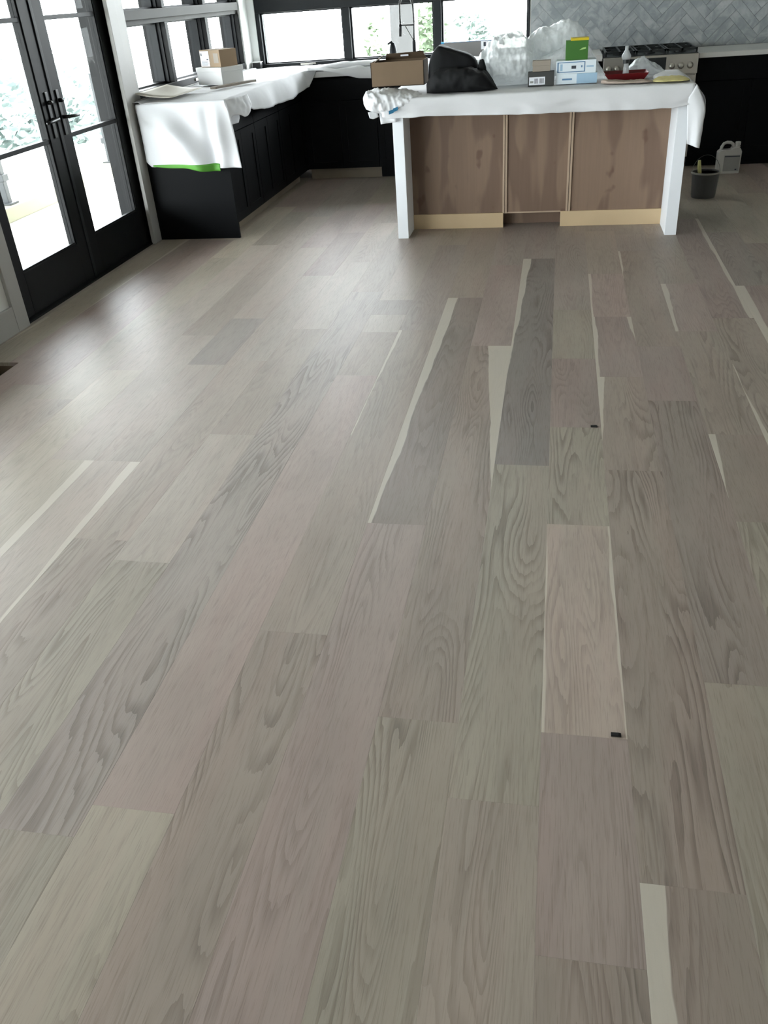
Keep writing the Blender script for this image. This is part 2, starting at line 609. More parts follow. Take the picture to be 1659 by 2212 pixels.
# row: list of (far end y, tint, grain, sapwood-left (far, near), sapwood-right (far, near)) ordered far to near
ROWS = {
    0: [(5.95, 'grey', .6), (4.60, 'olive', .7), (3.886, 'rose', .5), (3.149, 'olive', 1.0), (2.418, 'peach', .5, (.002, .008), (.008, .010)),
        (1.481, 'rose', .55), (0.921, 'brown', .8)],
    1: [(6.3, 'beige', .4), (5.267, 'pink', .5, (.016, .012)), (4.484, 'rose', .4, (.016, .016), (.030, -.03)), (3.672, 'brown', .7, (.036, -.004)),
        (2.802, 'brown', 1.0), (1.10, 'brown', .8, (.048, .040))],
    2: [(6.2, 'grey', .5), (5.767, 'brown', .5, (.018, -.03)), (4.053, 'rose', .2), (3.42, 'dark', 1.0), (1.70, 'olive', .7)],
    3: [(6.4, 'beige', .4), (5.05, 'pink', .4, (.034, .02)), (4.26, 'beige', .7), (3.113, 'brown', .4, (.03, -.004)), (2.479, 'olive', 1.0)],
    4: [(6.6, 'rose', .5, (0, 0), (.03, .02)), (4.455, 'beige', .9, (-.02, .03)), (2.9, 'grey', .6)],
    5: [(6.2, 'grey', .8), (5.0, 'rose', .6, (.05, .035)), (3.9, 'beige', .5)],
    6: [(5.9, 'dark', .6), (5.1, 'rose', .8, (.03, .0))],
    -1: [(7.2, 'grey', .4), (5.62, 'slate', 1.0, (.055, -.02)), (2.82, 'olive', 1.0)],
    -2: [(7.0, 'grey', .4), (5.48, 'rose', .3), (4.053, 'brown', .75, (0, 0), (.120, -.09)), (1.487, 'olive', .9)],
    -3: [(6.6, 'beige', .3), (4.823, 'dark', .6, (.062, .016)), (2.377, 'rose', .6)],
    -4: [(6.0, 'grey', .3), (4.282, 'beige', .4, (.02, -.02)), (1.782, 'brown', .8)],
    -5: [(6.4, 'pale', .2), (4.79, 'grey', .3), (4.53, 'pale', .2), (4.25, 'beige', .3), (3.66, 'pink', .2), (1.138, 'cream', .6)],
    -6: [(6.2, 'beige', .3), (4.95, 'grey', .9), (1.05, 'olive', .8)],
    -7: [(5.6, 'pale', .2), (4.3, 'beige', .35), (3.014, 'pale', .3), (2.085, 'olive', .9)],
    -8: [(5.3, 'pale', .2), (3.834, 'beige', .5), (2.2, 'beige', .9)],
    -9: [(6.0, 'beige', .2), (4.475, 'grey', .3), (3.779, 'pale', .2), (2.756, 'pale', .3, (0, 0), (.042, -.03))],
    -10: [(5.5, 'beige', .2), (4.2, 'pale', .2), (2.756, 'cream', .3, (0, 0), (.045, .02)), (1.5, 'beige', .5)],
    -11: [(6.1, 'pale', .2), (3.7, 'cream', .3)],
}
Y_TOP = 8.70
HOLE = (-2.88, -2.76, 3.50, 3.79)


def plank(x0, x1, y0, y1, col, grain, sapl, sapr, cut=None):
    gap, ch, th = 0.00005, 0.0003, 0.0198
    rects = [(x0, x1, y0, y1)]
    if cut:
        hx0, hx1, hy0, hy1 = cut
        rects = [(x0, x1, y0, hy0), (x0, x1, hy1, y1)]
        if hx0 > x0 + .004:
            rects.append((x0, hx0, hy0, hy1))
        if hx1 < x1 - .004:
            rects.append((hx1, x1, hy0, hy1))
        rects = [q for q in rects if q[3] - q[2] > .01]
    vv, ff = [], []
    for rx0, rx1, ry0, ry1 in rects:
        a0, a1, b0, b1 = rx0 + gap, rx1 - gap, ry0 + gap, ry1 - gap
        o = len(vv)
        vv += [(a0, b0, -th), (a1, b0, -th), (a1, b1, -th), (a0, b1, -th),
               (a0, b0, -ch), (a1, b0, -ch), (a1, b1, -ch), (a0, b1, -ch),
               (a0 + ch, b0 + ch, 0), (a1 - ch, b0 + ch, 0), (a1 - ch, b1 - ch, 0), (a0 + ch, b1 - ch, 0)]
        q = [(0, 3, 2, 1), (8, 9, 10, 11)]
        for k in range(4):
            j = (k + 1) % 4
            q += [(k, j, j + 4, k + 4), (k + 4, j + 4, j + 8, k + 8)]
        ff += [tuple(i + o for i in s) for s in q]
    me = bpy.data.meshes.new('floor_plank')
    cx, cy = (x0 + x1) / 2, (y0 + y1) / 2
    fl = floor_o.location
    me.from_pydata([(a - cx, b - cy, c_) for a, b, c_ in vv], [], ff)
    sd_ = rnd.uniform(0, 90)
    flip = rnd.choice((-1, 1))
    jf = rnd.uniform(.97, 1.03)
    jit = [jf * v_ for v_ in col]
    for nm, fnn in (('across', lambda p: p[0] - cx), ('along', lambda p: flip * (p[1] - y0)), ('seed', lambda p: sd_),
                    ('grain', lambda p: grain),
                    ('sap_l', lambda p: lerp(sapl[1], sapl[0], (p[1] - y0) / (y1 - y0))),
                    ('sap_r', lambda p: lerp(sapr[1], sapr[0], (p[1] - y0) / (y1 - y0)))):
        at = me.attributes.new(nm, 'FLOAT', 'POINT')
        at.data.foreach_set('value', [fnn(p) for p in vv])
    at = me.attributes.new('tint', 'FLOAT_COLOR', 'POINT')
    cc = [lin(min(255, v_)) for v_ in jit] + [1.0]
    at.data.foreach_set('color', cc * len(vv))
    me.materials.append(M['oak_plank'])
    o = bpy.data.objects.new('floor_plank', me)
    COL.objects.link(o)
    o.parent = floor_o
    o.location = (cx - fl[0], cy - fl[1], -fl[2])


names = list(TINT)
k = math.floor((XL - X0) / PW)
XP = 4.2
while X0 + k * PW < XP:
    xa, xb = max(XL, X0 + k * PW), min(XP, X0 + (k + 1) * PW)
    spec = ROWS.get(k)
    boards = []           # (yfar, tint, grain, sapl, sapr)
    if spec:
        y = spec[0][0]
        far = []
        while y < Y_TOP - 0.5:
            nx = y + rnd.uniform(0.9, 2.0)
            if nx > Y_TOP - 0.6:
                nx = Y_TOP
            far.append((nx, rnd.choice(('beige', 'grey', 'rose', 'olive')), .35))
            y = nx
        if not far:
            spec = [(Y_TOP,) + spec[0][1:]] + spec[1:]
        boards = far[::-1] + list(spec)
    else:
        y = Y_TOP
        while True:
            sp = (rnd.uniform(.02, .04), rnd.uniform(-.03, .02)) if rnd.random() < .22 else (0, 0)
            dark = ('beige', 'grey', 'rose', 'olive', 'pale', 'pink', 'brown') if k > -9 else ('beige', 'pale', 'cream', 'pink', 'grey')
            boards.append((y, rnd.choice(dark), rnd.uniform(.25, .8) if k > -9 else .3, sp))
            y -= rnd.uniform(0.9, 2.5)
            if y < YF + 0.7:
                break
    # continue towards the camera past the last listed board
    y = boards[-1][0] - rnd.uniform(1.5, 2.3)
    while y > YF + 0.6:
        boards.append((y, rnd.choice(('beige', 'olive', 'rose', 'brown', 'pale')), .6))
        y -= rnd.uniform(1.2, 2.4)
    for i, bd in enumerate(boards):
        ya = boards[i + 1][0] if i + 1 < len(boards) else YF
        sa = bd[3] if len(bd) > 3 else (0, 0)
        sb = bd[4] if len(bd) > 4 else (0, 0)
        cut = None
        if xa < HOLE[1] and xb > HOLE[0] and ya < HOLE[2] and bd[0] > HOLE[3]:
            cut = HOLE
        plank(xa, xb, ya, bd[0], TINT[bd[1]], bd[2], sa, sb, cut)
    k += 1

# ------------------------------------------------------------------ left wall: glazed double door
GX0, GX1 = -3.118, -3.112      # glass plane


def door_leaf(name, y0, y1, g0, g1, label, lever=0):
    """one glazed leaf: stiles, rails, muntins, three panes"""
    xi, xo = -3.082, -3.142
    d = thing(name, label, None, (-3.11, (y0 + y1) / 2, 0.0), kind='structure')
    zb, zt = 0.265, 2.06
    B(xo, xi, y0, g0, 0.012, 2.2).build('stile', 'black_frame', d, bevel=.003)
    B(xo, xi, g1, y1, 0.012, 2.2).build('stile', 'black_frame', d, bevel=.003)
    B(xo, xi, g0, g1, 0.012, zb).build('bottom_rail', 'black_frame', d, bevel=.003)
    B(xo, xi, g0, g1, zt, 2.2).build('top_rail', 'black_frame', d, bevel=.003)
    bead = MB()
    for a, b_ in ((g0, g0 + .012), (g1 - .012, g1)):
        bead.box(-3.104, -3.088, a, b_, zb, zt)
    bead.box(-3.104, -3.088, g0, g1, zb, zb + .012)
    bead.build('glazing_bead', 'black_frame', d)
    zs = [zb, 0.889, 1.545, zt]
    for z in zs[1:3]:
        B(-3.135, -3.09, g0, g1, z - .013, z + .013).build('muntin', 'bronze_frame', d, bevel=.002)
    for a, b_ in zip(zs, zs[1:]):
        B(GX0, GX1, g0, g1, a, b_).build('pane', 'window_glass', d)
    if lever:
        hy = y1 - .065 if lever > 0 else y0 + .065
        pl_ = B(xi, xi + .008, hy - .016, hy + .016, 0.90, 1.16).build('lock_plate', 'handle_black', d, bevel=.003)
        B(xi + .008, xi + .0085, hy - .004, hy + .004, .995, 1.0).build('keyhole', 'steel', pl_)
        mb = MB().tube([(xi, hy, 1.005), (xi + .055, hy, 1.005)], .011)
        mb.tube([(xi + .05, hy, 1.005), (xi + .05, hy - lever * .11, 1.0), (xi + .045, hy - lever * .135, .998)], [.010, .009, .007])
        mb.build('lever', 'handle_black', pl_, smooth=True)
        mb = MB().tube([(xi, hy, 1.10), (xi + .03, hy, 1.10)], .012)
        mb.tube([(xi + .028, hy - .016, 1.10), (xi + .028, hy + .016, 1.10)], .006)
        mb.build('thumb_turn', 'handle_black', pl_, smooth=True)
    return d


door_leaf('door_1', 4.394, 5.322, 4.529, 5.190, 'black framed glass door leaf nearest the camera with lever handle', 1)
door_leaf('door_2', 5.324, 6.264, 5.457, 6.129, 'black framed glass door leaf beside the cloth covered counter', -1)
B(-3.16, -3.075, 5.190 + .118, 5.457 - .118, .012, 2.2).build('astragal', 'bronze_frame', bpy.data.objects['door_2'], bevel=.003)
fr_ = B(-3.285, -3.06, 4.34, 4.392, 0, 2.25)
fr_.box(-3.285, -3.06, 6.266, 6.32, 0, 2.25).box(-3.285, -3.06, 4.392, 6.266, 2.202, 2.25)
struct(fr_.build('trim_1', 'black_frame', bevel=.002), 'black jamb around the glazed double door')
struct(B(-3.22, -3.045, 4.392, 6.266, 0, .011).build('trim_2', 'black_frame'), 'black door sill under the glazed double door')
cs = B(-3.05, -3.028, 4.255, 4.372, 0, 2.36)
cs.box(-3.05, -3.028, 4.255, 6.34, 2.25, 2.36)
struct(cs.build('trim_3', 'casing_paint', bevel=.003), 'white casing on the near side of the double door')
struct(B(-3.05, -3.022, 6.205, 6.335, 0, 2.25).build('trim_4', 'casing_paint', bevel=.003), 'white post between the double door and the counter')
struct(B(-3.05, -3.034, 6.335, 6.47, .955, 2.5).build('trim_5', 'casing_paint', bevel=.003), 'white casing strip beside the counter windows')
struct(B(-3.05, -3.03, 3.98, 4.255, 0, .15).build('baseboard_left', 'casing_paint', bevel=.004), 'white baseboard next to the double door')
# unseen nearer door bank, widened to light the foreground floor
for q, (a, b_) in enumerate(((-1.745, -.355), (-.345, 1.085), (1.095, 2.495), (2.505, 3.92))):
    door_leaf('door_%d' % (q + 3), a, b_, a + .10, b_ - .10, 'black glazed leaf of the unseen door bank widened for light, number %d from the back' % (q + 1))
fr_ = B(-3.2, -3.06, -1.8, -1.747, 0, 2.25)
fr_.box(-3.2, -3.06, 3.922, 3.98, 0, 2.25).box(-3.2, -3.06, -1.747, 3.922, 2.202, 2.25)
struct(fr_.build('trim_6', 'black_frame'), 'black jamb around the unseen door bank widened for light')

# ------------------------------------------------------------------ left wall: window bank over the counter
w1 = thing('window_1', 'bank of black framed windows above the left counter', None, (-3.12, 7.72, .985), kind='structure')
zb0, zt0 = .985, 2.45
B(-3.24, -3.045, 6.42, 9.0, zb0, 1.035).build('sill_rail', 'black_frame', w1, bevel=.003)
tr_ = B(-3.24, -3.043, 6.42, 9.0, 1.487, 1.55).build('transom', 'rail_grey', w1, bevel=.003)
B(-3.24, -3.07, 6.42, 9.0, 1.455, 1.487).build('transom_sash', 'rail_grey', w1, bevel=.002)
B(-3.24, -3.05, 6.42, 9.0, 2.38, 2.45).build('head_rail', 'black_frame', w1)
mull = [(6.40, 6.47), (7.19, 7.25), (8.08, 8.15), (8.965, 9.0)]
for a, b_ in mull:
    for z0, z1 in ((1.035, 1.455), (1.55, 2.38)):
        B(-3.24, -3.05, a, b_, z0, z1).build('mullion', 'black_frame', w1, bevel=.002)
for (a0, a1), (b0, b1) in zip(mull, mull[1:]):
    for z0, z1 in ((1.035, 1.455), (1.55, 2.38)):
        s = MB()
        s.box(-3.20, -3.12, a1, a1 + .03, z0, z1).box(-3.20, -3.12, b0 - .03, b0, z0, z1)
        s.box(-3.20, -3.12, a1 + .03, b0 - .03, z0, z0 + .012).box(-3.20, -3.12, a1 + .03, b0 - .03, z1 - .012, z1)
        s.box(-3.16, -3.09, b0 - .012, b0, z0, z1)
        sh = s.build('sash', 'bronze_frame', w1)
        B(-3.177, -3.171, a1 + .03, b0 - .03, z0 + .012, z1 - .012).build('pane', 'window_glass', sh)
    c_ = (a1 + b0) / 2
    lt = MB().box(-3.05, -3.035, c_ - .05, c_ + .05, 1.002, 1.022)
    lt.tube([(-3.04, c_, 1.015), (-3.02, c_ + .02, 1.02), (-3.018, c_ + .08, 1.018)], .006)
    lt.build('crank_handle', 'steel', w1)
struct(B(-3.05, -3.03, 8.985, YB, .955, 2.5).build('trim_7', 'white_paint', bevel=.003), 'white corner post left of the corner')
struct(B(-3.03, -2.957, YB - .02, YB, .955, 2.5).build('trim_8', 'white_paint', bevel=.003), 'white corner strip beside the back windows')

# ------------------------------------------------------------------ back wall: window bank
w2 = thing('window_2', 'bank of dark framed windows above the back counter', None, (-1.62, YB, .965), kind='structure')
ya, yb_ = YB - .01, YB + .12
B(-2.955, -.29, ya, yb_, .965, .998).build('sill_rail', 'bronze_frame', w2, bevel=.003)
B(-2.955, -.29, ya, yb_, 1.44, 1.59).build('transom', 'bronze_frame', w2, bevel=.003)
B(-2.955, -.29, ya, yb_, 2.38, 2.45).build('head_rail', 'bronze_frame', w2)
vb = [(-2.955, -2.915), (-2.085, -2.01), (-1.195, -1.122), (-.306, -.29)]
for a, b_ in vb:
    for z0, z1 in ((.998, 1.44), (1.59, 2.38)):
        B(a, b_, ya, yb_, z0, z1).build('mullion', 'bronze_frame', w2, bevel=.002)
for (a0, a1), (b0, b1) in zip(vb, vb[1:]):
    for z0, z1 in ((.998, 1.44), (1.59, 2.38)):
        s = MB()
        s.box(a1, a1 + .016, YB + .03, YB + .09, z0, z1).box(b0 - .016, b0, YB + .03, YB + .09, z0, z1)
        s.box(a1, b0, YB + .03, YB + .09, z0, z0 + .01).box(a1, b0, YB + .03, YB + .09, z1 - .012, z1)
        sh = s.build('sash', 'bronze_frame', w2)
        B(a1 + .016, b0 - .016, YB + .06, YB + .066, z0 + .01, z1 - .012).build('pane', 'window_glass', sh)
    c_ = (a1 + b0) / 2 + .02
    lt = MB().box(c_ - .06, c_ + .06, ya - .012, ya, .972, .990)
    lt.tube([(c_ + .03, ya - .012, .982), (c_ + .05, ya - .03, .985), (c_ + .1, ya - .032, .983)], .006)
    lt.build('crank_handle', 'steel', w2)

# ------------------------------------------------------------------ marble herringbone backsplash on the back wall
B(-.28, XR, YB - .012, YB, .925, ZC).build('backsplash_bed', 'grout', wall_back)
TL, TW = .30, .075
tile_cache = {}
fl = wall_back.location


def clip_poly(poly, x0, x1, z0, z1):
    for axis, val, sgn in ((0, x0, 1), (0, x1, -1), (1, z0, 1), (1, z1, -1)):
        out = []
        for i in range(len(poly)):
            p, q = poly[i], poly[(i + 1) % len(poly)]
            dp, dq = sgn * (p[axis] - val), sgn * (q[axis] - val)
            if dp >= 0:
                out.append(p)
            if (dp > 0 and dq < 0) or (dp < 0 and dq > 0):
                t = dp / (dp - dq)
                out.append((p[0] + (q[0] - p[0]) * t, p[1] + (q[1] - p[1]) * t))
        poly = out
        if len(poly) < 3:
            return None
    return poly


ntile = 0
r45 = math.pi / 4
for i in range(-40, 60):
    for j in range(-12, 14):
        # herringbone: two tiles per cell, stepped by the tile width
        for kind in (0, 1):
            bx_, by_ = i * TW + j * TL, i * TW - j * TL
            if kind == 0:
                rect = [(bx_, by_), (bx_ + TL, by_), (bx_ + TL, by_ + TW), (bx_, by_ + TW)]
            else:
                rect = [(bx_, by_ + TW), (bx_ + TW, by_ + TW), (bx_ + TW, by_ + TW + TL), (bx_, by_ + TW + TL)]
            gq = .0012
            (ax, ay), (cx_, cy_) = rect[0], rect[2]
            rect = [(ax + gq, ay + gq), (cx_ - gq, ay + gq), (cx_ - gq, cy_ - gq), (ax + gq, cy_ - gq)]
            poly = [(.9 + (px - py) * math.cos(r45), 1.2 + (px + py) * math.sin(r45)) for px, py in rect]
            poly = clip_poly(poly, -.278, 2.45, .927, 1.78)
            if not poly:
                continue
            area = abs(sum(poly[q][0] * poly[(q + 1) % len(poly)][1] - poly[(q + 1) % len(poly)][0] * poly[q][1] for q in range(len(poly)))) / 2
            if area < .0008 or ntile >= 295:
                continue
            ntile += 1
            dz = rnd.uniform(0, .0012)
            MB().prism(poly, YB - .020 - dz, YB - .012).build('tile', 'marble_tile', wall_back)
B(2.45, XR, YB - .020, YB - .012, .927, ZC).build('backsplash_slab', 'marble_tile', wall_back)
B(-.278, 2.45, YB - .020, YB - .012, 1.78, ZC).build('backsplash_slab', 'marble_tile', wall_back)

# ------------------------------------------------------------------ base cabinets
ZCAB = .905


def cabinet_x(y0, y1, label, end=False, toe='toe_wood'):
    """unit in the left run, doors facing +x"""
    t = thing('base_cabinet', label, 'cabinet', (-2.72, (y0 + y1) / 2, 0), 'black base cabinets')
    B(-3.045, -2.41, y0 + .002, y1 - .002, .10, ZCAB).build('body', 'cabinet_black', t)
    B(-2.50, -2.482, y0 + .002, y1 - .002, 0, .10).build('toe_kick', toe, t)
    mid = (y0 + y1) / 2
    for a, b_ in ((y0 + .004, mid - .0015), (mid + .0015, y1 - .004)):
        d = B(-2.41, -2.39, a, b_, .105, .72).build('door', 'cabinet_black', t, bevel=.002)
        fr2 = B(-2.39, -2.384, a, a + .06, .105, .72).box(-2.39, -2.384, b_ - .06, b_, .105, .72)
        fr2.box(-2.39, -2.384, a + .06, b_ - .06, .105, .165).box(-2.39, -2.384, a + .06, b_ - .06, .66, .72)
        fr2.build('door_frame', 'cabinet_black', d)
    B(-2.41, -2.386, y0 + .004, y1 - .004, .724, ZCAB - .004).build('drawer', 'cabinet_black', t, bevel=.002)
    if end:
        B(-3.045, -2.372, y0 - .022, y0 + .001, 0, ZCAB).build('end_panel', 'cabinet_black', t, bevel=.001)
    return t


cabinet_x(6.352, 7.05, 'black end cabinet under the draped white sheet beside the glass door', True)
cabinet_x(7.05, 7.75, 'black base cabinet in the left run, second from the glass door')
cabinet_x(7.75, 8.52, 'black base cabinet in the left run, next to the inner corner')


def cabinet_y(x0, x1, label, toe='cabinet_black', toe_h=.10):
    t = thing('base_cabinet', label, 'cabinet', ((x0 + x1) / 2, 8.85, 0), 'black base cabinets')
    B(x0 + .002, x1 - .002, 8.56, 9.2, .10, ZCAB - .02).build('body', 'cabinet_black', t)
    B(x0 + .002, x1 - .002, 8.62, 8.64, 0, toe_h).build('toe_kick', toe, t)
    mid = (x0 + x1) / 2
    for a, b_ in ((x0 + .004, mid - .0015), (mid + .0015, x1 - .004)):
        d = B(a, b_, 8.54, 8.56, .105, .70).build('door', 'cabinet_black', t, bevel=.002)
        f2 = B(a, a + .06, 8.534, 8.54, .105, .70).box(b_ - .06, b_, 8.534, 8.54, .105, .70)
        f2.box(a + .06, b_ - .06, 8.534, 8.54, .105, .165).box(a + .06, b_ - .06, 8.534, 8.54, .64, .70)
        f2.build('door_frame', 'cabinet_black', d)
    B(x0 + .004, x1 - .004, 8.536, 8.56, .704, ZCAB - .024).build('drawer', 'cabinet_black', t, bevel=.002)
    return t


corner = thing('base_cabinet', 'black blind corner cabinet where the left and back runs meet', 'cabinet', (-2.7, 8.86, 0), 'black base cabinets')
B(-3.045, -2.388, 8.524, 9.2, .10, ZCAB - .02).build('body', 'cabinet_black', corner)
cabinet_y(-2.384, -1.67, 'black base cabinet in the back run, nearest the inner corner', 'toe_wood', .10)
cabinet_y(-1.67, -.80, 'black sink cabinet under the spring faucet')
cabinet_y(-.80, .36, 'black base cabinet in the back run, left of the range')
cabinet_y(1.17, 2.1, 'black base cabinet just right of the range, behind the white jug')
cabinet_y(2.1, 3.1, 'black base cabinet further right of the range, at the frame edge')

# worktops
wt = B(-3.045, -2.345, 6.318, 8.50, .907, .955).box(-3.045, .362, 8.50, 9.205, .907, .955)
tag(wt.build('countertop', 'stone_top', weld=False), 'pale L shaped stone countertop under the left and back sheets', 'countertop')
wt = B(1.168, XR - .01, 8.50, 9.195, .887, .925)
tag(wt.build('countertop', 'stone_top', bevel=.003), 'bare pale stone countertop right of the range', 'countertop')

# ------------------------------------------------------------------ range
rg = thing('kitchen_range', 'stainless gas range with black grates under the marble backsplash', 'range', (.80, 8.8, 0))
B(.372, 1.16, 8.50, 9.18, .10, .915).build('body', 'steel', rg, bevel=.004)
B(.40, 1.13, 8.56, 9.15, .0, .10).build('plinth', 'cabinet_black', rg)
B(.372, 1.16, 8.455, 8.50, .775, .93).build('control_panel', 'steel', rg, bevel=.006)
B(.55, .895, 8.447, 8.455, .815, .912).build('display', 'cooktop', rg, bevel=.002)
for x in (.42, .49, .945, 1.02, 1.095):
    kb = MB()
    prof = [(.026, 0), (.026, .008), (.020, .012), (.017, .034), (.012, .036)]
    seg = 16
    vv = [(x + r * math.cos(2 * math.pi * q / seg), 8.455 - h, .842 + r * math.sin(2 * math.pi * q / seg)) for r, h in prof for q in range(seg)]
    ff = [(i * seg + q, i * seg + (q + 1) % seg, (i + 1) * seg + (q + 1) % seg, (i + 1) * seg + q) for i in range(len(prof) - 1) for q in range(seg)]
    ff.append(tuple(range((len(prof) - 1) * seg, len(prof) * seg)))
    kb.add(vv, ff)
    kb.build('knob', 'steel', rg, smooth=True)
od = B(.385, 1.148, 8.47, 8.50, .14, .765).build('oven_door', 'steel', rg, bevel=.004)
B(.50, 1.04, 8.466, 8.47, .30, .60).build('oven_window', 'cooktop', od)
MB().tube([(.43, 8.43, .71), (1.11, 8.43, .71)], .012).box(.45, .47, 8.43, 8.47, .70, .72).box(1.07, 1.09, 8.43, 8.47, .70, .72).build('oven_handle', 'steel', od, smooth=False)
B(.378, 1.155, 8.475, 9.17, .915, .935).build('cooktop', 'cooktop', rg, bevel=.003)
for gx in (.382, .639, .896):
    gr = MB()
    x0, x1 = gx + .004, gx + .252
    for y in (8.49, 8.81, 9.13):
        gr.box(x0, x1, y, y + .014, .955, .972)
    for x in (x0, (x0 + x1) / 2 - .007, x1 - .014):
        gr.box(x, x + .014, 8.49, 9.144, .955, .972)
    for y in (8.64, 8.97):
        gr.box(x0 + .05, x1 - .05, y, y + .012, .955, .972)
    for x in (x0, x1 - .014):
        for y in (8.49, 9.13):
            gr.box(x, x + .014, y, y + .014, .935, .955)
    gr.build('grate', 'cooktop', rg)
    for y in (8.65, 8.98):
        MB().lathe((x0 + x1) / 2, y, [(.05, .935), (.05, .945), (.03, .947), (.03, .953)], 16).build('burner', 'cooktop', rg)

# ------------------------------------------------------------------ island
isl = thing('kitchen_island', 'unfinished island with raw plywood front and white end legs', 'island', (-.14, 6.6, 0))
B(-1.11, -1.034, 6.205, 7.04, 0, .885).build('end_leg', 'leg_white', isl, bevel=.002)
B(.752, .828, 6.15, 7.04, 0, .885).build('end_leg', 'leg_white', isl, bevel=.002)
PY = 6.485
for a, b_ in ((-1.034, -.372), (-.340, .083), (.115, .752)):
    B(a, b_, PY, PY + .016, .10, .885).build('plywood_panel', 'plywood', isl)
for a in (-.372, .083):
    bt = B(a, a + .014, PY - .012, PY + .018, .10, .885).build('batten', 'batten', isl, bevel=.001)
    bt2 = B(a + .018, a + .032, PY - .012, PY + .018, .10, .885).build('batten', 'batten', isl, bevel=.001)
B(-1.034, -.366, PY - .014, PY + .004, 0, .105).build('base_board', 'pine', isl, bevel=.001)
B(.047, .752, PY - .014, PY + .004, 0, .105).build('base_board', 'pine', isl, bevel=.001)
B(-.366, .047, PY - .002, PY + .012, .098, .108).build('opening_edge', 'batten', isl)
B(-.40, .08, 6.60, 6.61, 0, .12).build('recess_back', 'plywood', isl)
for a in (-.40, .07):
    B(a, a + .01, PY + .017, 6.60, 0, .12).build('recess_side', 'plywood', isl)
B(-1.034, .752, PY + .13, 7.03, .02, .885).build('cabinet_back', 'cabinet_black', isl)
B(-1.115, .835, 6.14, 7.06, .887, .925).build('countertop', 'stone_top', isl, bevel=.002)

# ------------------------------------------------------------------ sheets over the counters
CT = .962


def nz(x, y, z, f, s=0.0):
    return noise.noise(Vector((x * f + s, y * f - s, z * f)))


def front_y(x, z):
    """hanging front of the left sheet: soft diagonal folds"""
    t = (CT - z) / .45
    d = -.012 * t
    u = (x + 3.0) / .75
    d -= .050 * math.exp(-((u - .16 - .42 * t) / .13) ** 2) * min(1, t * 2.5)
    d += .024 * math.exp(-((u - .36 - .50 * t) / .12) ** 2) * min(1, t * 2.5)
    d -= .030 * math.exp(-((u - .80) / .07) ** 2) * min(1, t * 3)
    d += .030 * math.exp(-((u - .70) / .06) ** 2) * min(1, t * 3)
    d -= .012 * nz(x, z, 0, 5)
    return 6.288 + d


lc = thing('drop_sheet', 'white protective sheet over the left counter with green tape along its hem', 'sheet', (-2.7, 7.6, CT))
EDGE = [(6.30, .60), (6.42, .62), (6.50, .93), (6.58, .90), (6.67, .876), (6.87, .838), (7.05, .818), (7.6, .80), (8.2, .812), (8.5, .84), (8.6, .86)]


def left_top(u, v):
    y = lerp(6.292, 9.19, v)
    s = u * 1.35
    if s <= 1.0:
        x = lerp(-3.028, -2.336, s)
        z = CT + .004 + .010 * max(0, nz(x, y, 0, 4, 3)) + .006 * max(0, nz(x, y, 0, 11))
        if x < -2.97:
            z += .012
        if y < 6.45:
            z += .0
        return (x, y, z)
    if y > 8.49:
        x = lerp(-2.336, -2.20, (s - 1) / .35)
        return (x, y, CT + .004 + .006 * max(0, nz(x, y, 0, 6)))
    t = (s - 1) / .35
    ze = max(interp(EDGE, y), .80)
    fl_ = .05 + .022 * math.sin(y * 9.0) + .02 * nz(0, y, 0, 6)
    x = -2.336 + fl_ * math.sin(t * 1.5) * min(1, .4 + (y - 6.3))
    z = lerp(CT + .004, ze, t ** 1.2)
    return (x, y, z + .004 * nz(x, y, z, 20))


MB().grid(left_top, 54, 96).build('sheet_top', 'cloth', lc, smooth=True, solid=.0025)


BOT = [(-3.0, .585), (-2.96, .545), (-2.70, .535), (-2.43, .520), (-2.26, .514)]


def left_front(u, v):
    xt = lerp(-3.0, -2.325, u)
    xb = lerp(-2.995, -2.262, u)
    t = v
    x = lerp(xt, xb, t ** .5)
    zb_ = interp(BOT, xb)
    z = lerp(CT + .006, zb_, t)
    return (x, front_y(x, z) if t > .02 else 6.292, z)


MB().grid(left_front, 60, 40).build('hanging_front', 'paper_cloth', lc, smooth=True, solid=.002)


def corner_fold(u, v):
    a = lerp(0, 1, u)
    x = -2.33 + .075 * math.sin(a * 2.0) + .03 * v
    y = lerp(6.285, 6.62, a)
    z = CT + .006 - v * lerp(.13, .10, a) + .018 * math.sin(a * 9) * v
    return (x + .012 * nz(x, y, z, 22), y + .012 * nz(y, z, x, 18), z)


MB().grid(corner_fold, 26, 14).build('corner_fold', 'cloth', lc, smooth=True, solid=.002)


def tape_fn(u, v):
    x = lerp(-2.945, -2.425, u)
    zb_ = interp(BOT, x)
    top = zb_ + lerp(.014, .030, u)
    bot = zb_ - lerp(-.002, .016 + .008 * math.sin(u * 9), min(1, u * 1.5))
    z = lerp(top, bot, v)
    return (x, front_y(x, max(z, zb_)) - .003, z)


MB().grid(tape_fn, 40, 4).build('green_tape', 'green_tape', lc, smooth=True, solid=.0008)

bc = thing('drop_sheet', 'white sheet bunched along the back counter by the sink', 'sheet', (-1.8, 8.9, CT))


def back_sheet(u, v):
    x = lerp(-2.30, -.45, u)
    ed = 8.478 + .03 * math.sin(x * 7) + .02 * nz(x, 0, 0, 5)
    drop = interp([(-2.30, .0), (-2.15, .0), (-2.0, .03), (-1.8, .085), (-1.6, .10), (-1.3, .11), (-.45, .10)], x)
    if v < .7:
        y = lerp(8.87, ed, v / .7)
        z = CT + .008 + .035 * max(0, nz(x, y, 0, 5, 2)) * (1 if y < 9.1 else .3) + .012 * max(0, nz(x, y, 1, 12))
        return (x, y, z)
    t = (v - .7) / .3
    return (x, ed - .02 * math.sin(t * 2), CT + .008 - drop * t + .01 * nz(x, t, 0, 8) * (1 - t))


